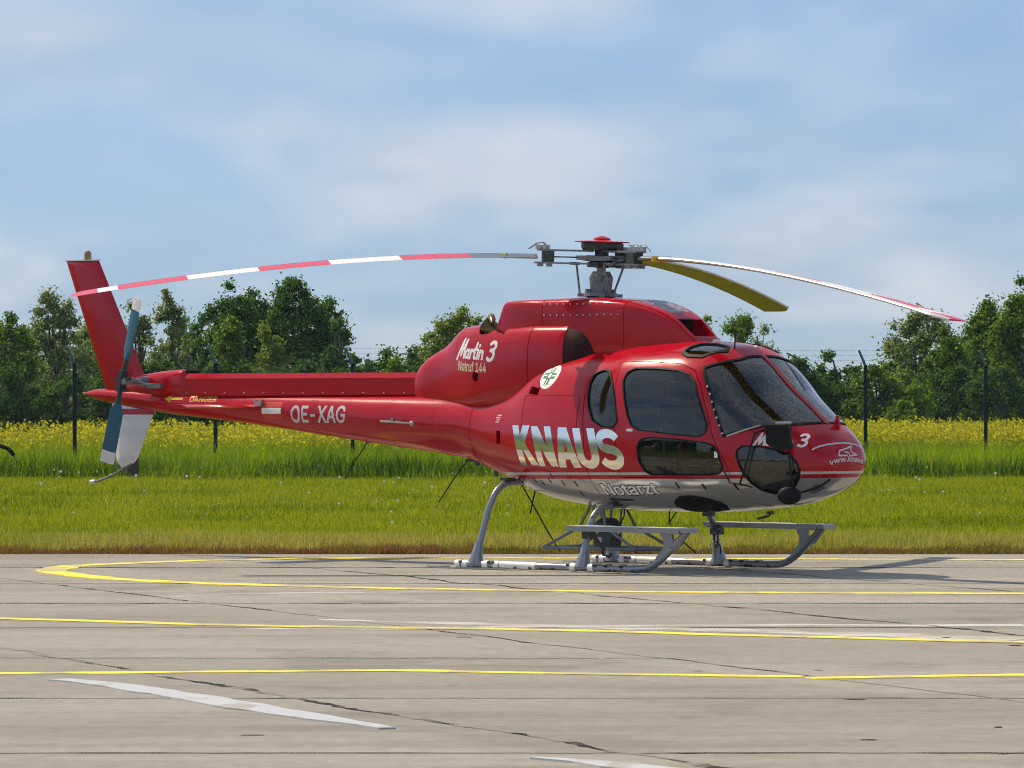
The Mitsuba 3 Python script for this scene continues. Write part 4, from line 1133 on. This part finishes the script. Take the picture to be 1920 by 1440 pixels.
for sgn in (1, -1):
    s0 = ii.ravel() * pitch + (0 if sgn > 0 else pitch)
    s1 = s0 + sgn * pitch
    z0_, z1_ = zs[jj.ravel()], zs[jj.ravel()] + pitch
    w = .0013
    P0 = np.stack([a_[0] + fd[0] * s0, a_[1] + fd[1] * s0, z0_], 1)
    P1 = np.stack([a_[0] + fd[0] * s1, a_[1] + fd[1] * s1, z1_], 1)
    off = w * np.stack([np.full(len(s0), fd[0]), np.full(len(s0), fd[1]), np.zeros(len(s0))], 1)
    V.append(np.stack([P0 - off, P0 + off, P1 + off, P1 - off], 1).reshape(-1, 3))
v = np.vstack(V)
q = np.arange(len(v)).reshape(-1, 4)
add('fence__chain_link', trimesh.Trimesh(v, np.vstack([q[:, [0, 1, 2]], q[:, [0, 2, 3]]]), process=False), 'fence_wire', False, kind='stuff')
for k, (o, z) in enumerate(((.07, 2.62), (.13, 2.75), (.185, 2.87))):
    add('fence__barbed_wire', cat([tube([(a_[0] - fd[0] * o, a_[1] - fd[1] * o, z), (b_[0] - fd[0] * o, b_[1] - fd[1] * o, z)], .0022, 5)]
                                  + [bx((.006, .006, .03), (a_ + fd * s)[[0, 1]].tolist() + [z], (30, 20, 40)) for s in np.arange(.2, Lf, .35)]), 'fence_wire', False)
labels['fence'] = {'label': 'dark green wire fence on tall posts with angled teal arms behind the grass', 'category': 'fence'}
scene['old_wood'] = pbr(mikit.proc(lambda p, n, uv: mix((0.045, 0.032, 0.022), (0.10, 0.08, 0.06), fbm(p.x * 20, p.y * 20, p.z * 3))), .9)
sx = (262 - 960) / 9300 * 108.5
add('wooden_stake', cat([tube([(sx + .06, 105.4, -.1), (sx + .06, 105.4, .22), (sx + .12, 105.4, .55), (sx + .22, 105.4, .95)], [.19, .14, .12, .09], 10), tube([(sx + .1, 105.4, .45), (sx + .26, 105.4, .8)], [.07, .04], 8)]), 'old_wood', 30, label='dark weathered wooden stump behind the white tail fin', cat='stump')
px_ = (15 - 960) / 9300 * 107.0
add('bent_pipe', cat([tube(curve([(px_ - 1.2, 107, .50), (px_ - .4, 107, .72), (px_ + .0, 107, .62), (px_ + .13, 107, .48)], 16), .045, 10), tube([(px_ + .10, 107, .50), (px_ + .32, 107, .14)], .008, 6)]), 'black_rubber', 40, label='black bent pipe in the weeds at the left picture edge', cat='pipe')

# tall weeds under the fence and light grass behind it
parts = []


def belt(n, o0, o1, h0, h1, w, cols, lean=.35, tuft_s=.9):
    s = g.uniform(-8, 36, n) if True else 0
    o = g.uniform(o0, o1, n)
    P = FA + np.outer(s, fd) + np.outer(o, fn_)
    tn = meshkit.fbm(np.stack([s * tuft_s, o * .8, s * 0], -1), 3, 31)
    return blades(P[:, 0], P[:, 1], g.uniform(h0, h1, n) * (.45 + 1.0 * tn), w, lean, palette(n, cols, g, P[:, 0], P[:, 1], .6, .5), g)


NETTLE = [(0.035, 0.09, 0.010), (0.065, 0.14, 0.012), (0.11, 0.20, 0.014), (0.17, 0.27, 0.016)]
LIGHT = [(0.18, 0.30, 0.009), (0.25, 0.38, 0.010), (0.32, 0.42, 0.012), (0.24, 0.34, 0.012)]


def strip(n, y0, y1, h0, h1, w, cols, lean=.35, tuft_s=.9):       # between a fixed near line and a line behind the fence
    x = g.uniform(-15, 17, n)
    fy = FA[1] + (x - FA[0]) * fd[1] / fd[0]
    lo = y0 + .5 * (meshkit.fbm(np.stack([x * .7, x * 0, x * 0], -1), 3, 41) - .5)
    hi = (fy + y1) if y1 < 50 else np.full(n, y1)
    y = lo + (hi - lo) * g.random(n) ** 1.3
    tn = meshkit.fbm(np.stack([x * tuft_s, y * .8, x * 0], -1), 3, 31)
    return blades(x, y, g.uniform(h0, h1, n) * (.45 + 1.0 * tn), w, lean, palette(n, cols, g, x, y, .6, .5), g)


parts.append(strip(17000, 105.8, 109.4, .03, .60, .03, NETTLE, .6, 1.3))
parts.append(strip(16000, 105.6, 108.5, .05, .32, .022, LIGHT, .5))
parts.append(strip(52000, 107.5, 6.0, .30, .75, .022, LIGHT, .9))
meshed('tall_weeds', parts, 'blade_leaf', kind='stuff', label='tall green weeds and grass along the foot of the fence', cat='weeds')
# rape: stems, leaves, flower heads
parts = [belt(46000, 5.5, 14, .55, 1.0, .022, [(0.16, 0.25, 0.012), (0.25, 0.33, 0.012), (0.32, 0.37, 0.014)], .45, .5)]
n = 52000
s = g.uniform(-8, 36, n); o = 4.5 + 10.5 * g.random(n) ** .8
P = FA + np.outer(s, fd) + np.outer(o, fn_)
tn = meshkit.fbm(np.stack([s * .5, o * .8, s * 0], -1), 3, 31)
tn2 = meshkit.fbm(np.stack([s * 1.7, o * 1.1, s * 0 + 9], -1), 2, 37)
keep = g.random(n) < np.clip(.48 + .028 * s + .5 * (tn2 - .4), .12, 1)
P, tn, o = P[keep], tn[keep], o[keep]; n = len(P)
zt_ = gz(P[:, 0], P[:, 1]) + (.62 + .62 * tn) * g.uniform(.58, 1.12, n)
zt_ += (g.random(n) < .05) * g.uniform(.02, .14, n)
V, C = [], []
fs = g.uniform(.018, .042, n)
for k in range(2):
    d1 = g.normal(0, 1, (n, 3)); d1 /= np.linalg.norm(d1, axis=1, keepdims=True)
    d2 = np.cross(d1, g.normal(0, 1, (n, 3))); d2 /= np.linalg.norm(d2, axis=1, keepdims=True)
    c0 = np.stack([P[:, 0], P[:, 1], zt_ - k * .03], 1) + g.normal(0, .02, (n, 3))
    V.append(np.stack([c0 - d1 * fs[:, None], c0 + d2 * fs[:, None], c0 + d1 * fs[:, None], c0 - d2 * fs[:, None]], 1).reshape(-1, 3))
    cc = np.array([.66, .60, .03]) * g.uniform(.7, 1.1, (n, 1)) * np.where(g.random((n, 1)) < .2, [[.6, .8, 1.2]], [[1, 1, 1]])
    C.append(np.repeat(cc, 4, 0))
v = np.vstack(V); q = np.arange(len(v)).reshape(-1, 4)
parts.append((v, np.vstack([q[:, [0, 1, 2]], q[:, [0, 2, 3]]]), np.vstack(C)))
meshed('rape_field', parts, 'blade_leaf', kind='stuff', label='band of rape in yellow flower beyond the fence', cat='crop')

# ------------------------------------------------------------------ trees
scene['bark'] = pbr(mikit.proc(lambda p, n, uv: mix((0.05, 0.042, 0.035), (0.12, 0.10, 0.085), fbm(p.x * 8, p.y * 8, p.z * 2))), .9)
TONES = {'dark': [(0.045, 0.105, 0.028), (0.065, 0.14, 0.034), (0.10, 0.185, 0.042)],
         'mid': [(0.08, 0.15, 0.025), (0.12, 0.205, 0.03), (0.17, 0.26, 0.04)],
         'olive': [(0.13, 0.19, 0.035), (0.18, 0.245, 0.045), (0.24, 0.30, 0.06)],
         'willow': [(0.14, 0.20, 0.065), (0.19, 0.25, 0.09), (0.24, 0.30, 0.12)],
         'shrub': [(0.04, 0.09, 0.02), (0.06, 0.125, 0.025), (0.09, 0.165, 0.03)],
         'bright': [(0.09, 0.17, 0.016), (0.13, 0.225, 0.022), (0.18, 0.28, 0.035)]}


def leaves(cent, rad, n, size, tone, r):
    k = r.integers(0, len(cent), n)
    d = r.normal(0, 1, (n, 3)); d /= np.linalg.norm(d, axis=1, keepdims=True)
    rr = np.abs(r.normal(0, .62, n)) + .12
    P = cent[k] + d * rr[:, None] * rad[k][:, None] * np.array([1, 1, .85])
    nn = d * .7 + np.array([0, 0, .5]) + r.normal(0, .75, (n, 3)); nn /= np.linalg.norm(nn, axis=1, keepdims=True)
    a = np.cross(nn, r.normal(0, 1, (n, 3))); a /= np.linalg.norm(a, axis=1, keepdims=True)
    b = np.cross(nn, a)
    s = (size * r.uniform(.7, 1.35, n))[:, None]
    V = np.stack([P - a * s, P - b * s * .62, P + a * s, P + b * s * .62], 1).reshape(-1, 3)
    cols = np.array(TONES[tone])
    mixk = np.clip(r.normal(.5, .3, n) + r.normal(0, .22, len(cent))[k], 0, .999) * 2
    i = mixk.astype(int); f = (mixk - i)[:, None]
    C = (cols[i] * (1 - f) + cols[np.minimum(i + 1, 2)] * f) * r.uniform(1.05, 1.45, (n, 1))
    q = np.arange(4 * n).reshape(-1, 4)
    return V, np.vstack([q[:, [0, 1, 2]], q[:, [0, 2, 3]]]), np.repeat(C, 4, 0)


def tree(kind, px, top, wpx, Y, tone, seed, label, cat_='tree', group=None, dens=1.0, base=None, shape='oval', loose=0.0, size=.054):
    r = np.random.default_rng(seed)
    X = (px - 960) / 9300.0 * Y
    zt = EYE - (top - 746) / 9300.0 * Y
    half = wpx / 2 * 1.1 / 9300.0 * Y
    zb = base if base is not None else .15 * zt
    nc = int(np.clip(2 * half * (zt - zb) * .75 / .07, 34, 230))
    cent, rad = [], []
    lobes = [(r.uniform(-.75, .75), r.uniform(.72, 1.0)) for _ in range(4)]
    for _ in range(nc * 6):
        u = r.random() ** .8
        prof = {'oval': math.sin(math.pi * min(max(u * .86 + .14, 0), 1)) ** .55, 'column': min(1.0, (1 - u) * 2.4 + .25) * min(1, u * 3 + .6), 'round': math.sqrt(max(1 - (u * .97) ** 3.0, .05)), 'hedge': min(1, (1 - u) * 4 + .35)}[shape]
        a, q = r.uniform(0, 2 * math.pi), math.sqrt(r.random())
        dx = q * math.cos(a) * prof * half
        lim = max([h * (1 - .55 * abs(dx / half - l) ** 1.3) for l, h in lobes] + [.82])
        z = zb + (zt - zb) * u * min(1, lim + .04)
        rd = r.uniform(.17, .40) * (1.0 if half > .9 else .8) * (1 - .22 * u)
        cent.append((X + dx * .93, Y + q * math.sin(a) * prof * half * .8, min(z, zt - rd * .55)))
        rad.append(rd)
        if len(cent) >= nc:
            break
    cent, rad = np.array(cent), np.array(rad)
    top_i = int(np.argmax(cent[:, 2])); cent[top_i, 2] = zt - rad[top_i] * .9
    n = int(165 * dens * nc * (np.mean(rad) / .25) ** 1.2)
    key = numbered(kind)
    labels[key] = {k: v for k, v in (('label', label), ('category', cat_), ('group', group)) if v}
    parts = [leaves(cent, rad, n, size, tone, r)]
    k2 = r.choice(len(cent), max(4, int(len(cent) * .5)), replace=False)      # stray outer twigs
    parts.append(leaves(cent[k2] + r.normal(0, .06, (len(k2), 3)) + np.array([0, 0, .05]), rad[k2] * (1.15 + .5 * loose), int(n * (.08 + .16 * loose)), size, tone, r))
    lean = r.uniform(-.12, .12) * half
    limbs = [tube(curve([(X, Y, -.1), (X + lean, Y, zb + .15 * zt), (X + lean * 1.5 + r.normal(0, .05), Y, zt * .62), (X + r.normal(0, .08), Y, zt * .9)], 14), np.linspace(.10 + .018 * zt, .02, 14), 7)]
    for c in cent[r.choice(len(cent), min(len(cent), 14), replace=False)]:
        h0 = r.uniform(.22, .62) * min(zt, c[2] + .6)
        limbs.append(tube(curve([(X + lean, Y, h0), ((X + lean + c[0]) / 2, (Y + c[1]) / 2, (h0 + c[2]) / 2 + .1), c], 7), np.linspace(.035 + .006 * zt, .008, 7), 5))
    add(key + '__trunk', cat(limbs), 'bark', 30)
    return meshed(key + '__crown', parts, 'tree_leaf')


TREES = [
    # kind, px, top, width px, depth, tone, shape, density, loose, label
    ('tree', 8, 583, 120, 152, 'mid', 'round', 1.0, .2, 'bushy mid green tree cut by the left picture edge'),
    ('willow_tree', 108, 545, 125, 156, 'willow', 'round', .62, .7, 'airy grey green tree left of the tail fin'),
    ('willow_tree', 205, 585, 100, 158, 'mid', 'oval', .7, .5, 'thin tree half hidden behind the swept tail fin'),
    ('willow_tree', 262, 562, 75, 155, 'willow', 'column', .7, .6, 'slim pale tree just right of the tail fin'),
    ('willow_tree', 318, 541, 82, 153, 'willow', 'column', .8, .55, 'tall slim pale tree with a narrow gap of sky on its right'),
    ('tree', 372, 590, 56, 160, 'dark', 'round', .6, .6, 'small sparse dark tree in the gap left of the tall dense pair'),
    ('tree', 440, 525, 150, 154, 'dark', 'round', 1.25, .25, 'left one of the two tall dense dark trees above the tail boom'),
    ('tree', 562, 527, 180, 157, 'dark', 'round', 1.15, .35, 'right and broader one of the two tall dense dark trees above the tail boom'),
    ('tree', 635, 592, 70, 155, 'dark', 'round', .8, .5, 'lower dark tree at the right flank of the dense pair'),
    ('leafy_bush', 428, 590, 100, 147, 'mid', 'round', .9, .3, 'lighter green bush in front of the left dense dark tree'),
    ('leafy_bush', 512, 606, 95, 146, 'olive', 'round', .8, .4, 'olive bush between the two dense dark trees'),
    ('tree', 846, 574, 128, 165, 'olive', 'round', .95, .35, 'olive green tree rising behind the engine cowling'),
    ('tree', 790, 628, 80, 168, 'mid', 'round', .9, .3, 'mid green tree at the left foot of the olive one'),
    ('tree', 965, 600, 110, 172, 'mid', 'oval', .9, .3, 'tree hidden behind the engine and transmission cowlings'),
    ('tree', 1320, 590, 70, 165, 'olive', 'column', .8, .5, 'narrow tree right behind the sloping transmission cowling'),
    ('tree', 1385, 585, 105, 163, 'mid', 'round', .85, .5, 'rounded light tree above the cabin roof'),
    ('tree', 1728, 574, 150, 150, 'willow', 'round', .62, .6, 'open crowned tree with bare forked trunk under the drooping rotor tip'),
    ('tree', 1775, 612, 110, 148, 'mid', 'oval', 1.0, .3, 'bright middle tree right of the open crowned one'),
    ('tree', 1842, 564, 100, 153, 'mid', 'round', .95, .4, 'tall tree left of the one at the right picture edge'),
    ('tree', 1915, 516, 130, 150, 'mid', 'round', .95, .45, 'tallest tree, cut by the right picture edge'),
    ('tree', 62, 596, 130, 160, 'mid', 'round', .9, .3, 'broad mid green tree filling in behind the airy one at left'),
    ('tree', 165, 600, 120, 162, 'willow', 'round', .8, .4, 'pale rounded tree behind the foot of the tail fin'),
    ('tree', 345, 590, 110, 163, 'mid', 'round', .8, .4, 'mid green tree closing the gap left of the dense pair'),
    ('tree', 500, 540, 150, 161, 'dark', 'round', 1.1, .3, 'dark tree standing behind and between the dense pair'),
    ('tree', 610, 560, 110, 160, 'dark', 'round', 1.0, .3, 'dark tree closing the right flank of the dense pair'),
    ('tree', 880, 590, 90, 168, 'olive', 'round', .9, .3, 'olive tree close behind the exhaust pipe'),
    ('tree', 1420, 605, 60, 166, 'willow', 'round', .7, .5, 'small pale tree right of the rounded one above the roof'),
    ('tree', 1695, 640, 120, 156, 'mid', 'round', .95, .3, 'mid green tree below the open crowned one'),
    ('tree', 1810, 606, 120, 158, 'dark', 'round', .95, .3, 'dark tree filling in behind the bright middle one at right'),
    ('tree', 1880, 578, 110, 157, 'mid', 'round', .95, .3, 'mid green tree between the two tallest ones at right'),
    ('tree', 2010, 540, 150, 152, 'mid', 'oval', .8, .3, None), ('tree', 2130, 560, 150, 155, 'dark', 'oval', .8, .3, None),
    ('tree', -100, 560, 140, 154, 'mid', 'oval', .8, .3, None), ('tree', -220, 550, 150, 156, 'dark', 'oval', .8, .3, None),
]
for i, (kd, px, top, w, Y, tone, shp, dn, lo, lb) in enumerate(TREES):
    bs = 1.9 if (px, top) == (1728, 574) else .6
    far_lb = {2010: 'first tree beyond the right picture edge', 2130: 'second tree beyond the right picture edge', -100: 'first tree beyond the left picture edge', -220: 'second tree beyond the left picture edge'}
    tree(kd, px, top, w, Y, tone, 100 + i, lb or far_lb[px], 'tree' if 'tree' in kd else 'bush', None, dn, bs, shp, lo)
SHRUBS = [
    (-60, 700, 150, 'shrub', None), (30, 690, 130, 'shrub', 'low dark bush at the left picture edge'), (130, 695, 120, 'shrub', 'low dark bush behind the first fence post'), (225, 690, 110, 'shrub', 'low dark bush behind the tail rotor'),
    (310, 675, 100, 'shrub', 'low dark bush above the stabilizer'), (395, 680, 110, 'shrub', 'low dark bush behind the second fence post'), (480, 680, 110, 'shrub', 'low dark bush above the registration letters'), (570, 680, 120, 'shrub', 'low dark bush under the broad dense tree'),
    (655, 668, 90, 'shrub', 'low dark bush behind the third fence post'), (722, 649, 120, 'dark', 'dark hedge bush in the low gap left of the engine cowling'), (735, 676, 100, 'bright', 'bright low bush in front of the dark hedge bush'), (800, 660, 100, 'dark', 'dark bush left of the sloping engine cowling'),
    (1000, 690, 150, 'shrub', 'low bush hidden behind the cabin'), (1150, 690, 150, 'shrub', 'low bush hidden behind the cabin doors'), (1290, 680, 130, 'shrub', 'low bush hidden behind the cabin front'), (1420, 690, 120, 'shrub', 'low bush behind the windscreen top'),
    (1505, 666, 110, 'dark', 'dark bush touching the windscreen edge'), (1562, 656, 130, 'dark', 'round dark bush right of the windscreen with the highest top'), (1640, 678, 130, 'mid', 'flat topped bush behind the leaning fence arm'), (1590, 720, 110, 'shrub', 'dark low bush just above the yellow flowers beside the nose'),
    (1712, 725, 80, 'bright', 'bright green bush between the two right hand fence posts'), (1690, 752, 70, 'bright', 'lowest bright bush right above the yellow flowers'), (1705, 690, 80, 'mid', 'middle bush under the open crowned tree'), (1790, 690, 120, 'shrub', 'dark bush left of the last fence post'), (1870, 690, 120, 'shrub', 'dark bush right of the last fence post'), (1940, 680, 120, 'shrub', 'dark bush in the right picture corner'),
    (2050, 680, 140, 'shrub', None)]
for i, (px, top, w, tone, lb) in enumerate(SHRUBS):
    Y = 143 + (i % 3) * 1.3 - (3 if tone == 'bright' else 0)
    tree('bush', px, top, w, Y, tone, 300 + i, lb or ('low bush beyond the left picture edge' if px < 0 else 'low bush beyond the right picture edge'), 'bush', None, 1.15, -.05, 'hedge' if tone == 'shrub' else 'round', .15, .056)


# a coarse wood far to the left and behind the camera: seen only as reflections in the paint
def wood(key, pts, seed, h=4.5):
    r = np.random.default_rng(seed)
    cs, rs = [], []
    for (x, y) in pts:
        for _ in range(16):
            cs.append((x + r.normal(0, 2.6), y + r.normal(0, 2.6), r.uniform(.8, h))); rs.append(r.uniform(1.0, 1.7))
    meshed(key, [leaves(np.array(cs), np.array(rs), len(cs) * 60, .5, 'dark', r)], 'tree_leaf', kind='stuff', label='distant wood edge outside the picture', cat='wood')


wood('distant_wood', [(-165 + 4 * math.sin(a), a * 7) for a in range(-8, 30)], 5)
wood('distant_wood', [(a * 7.0, -110) for a in range(-16, 17)], 6)
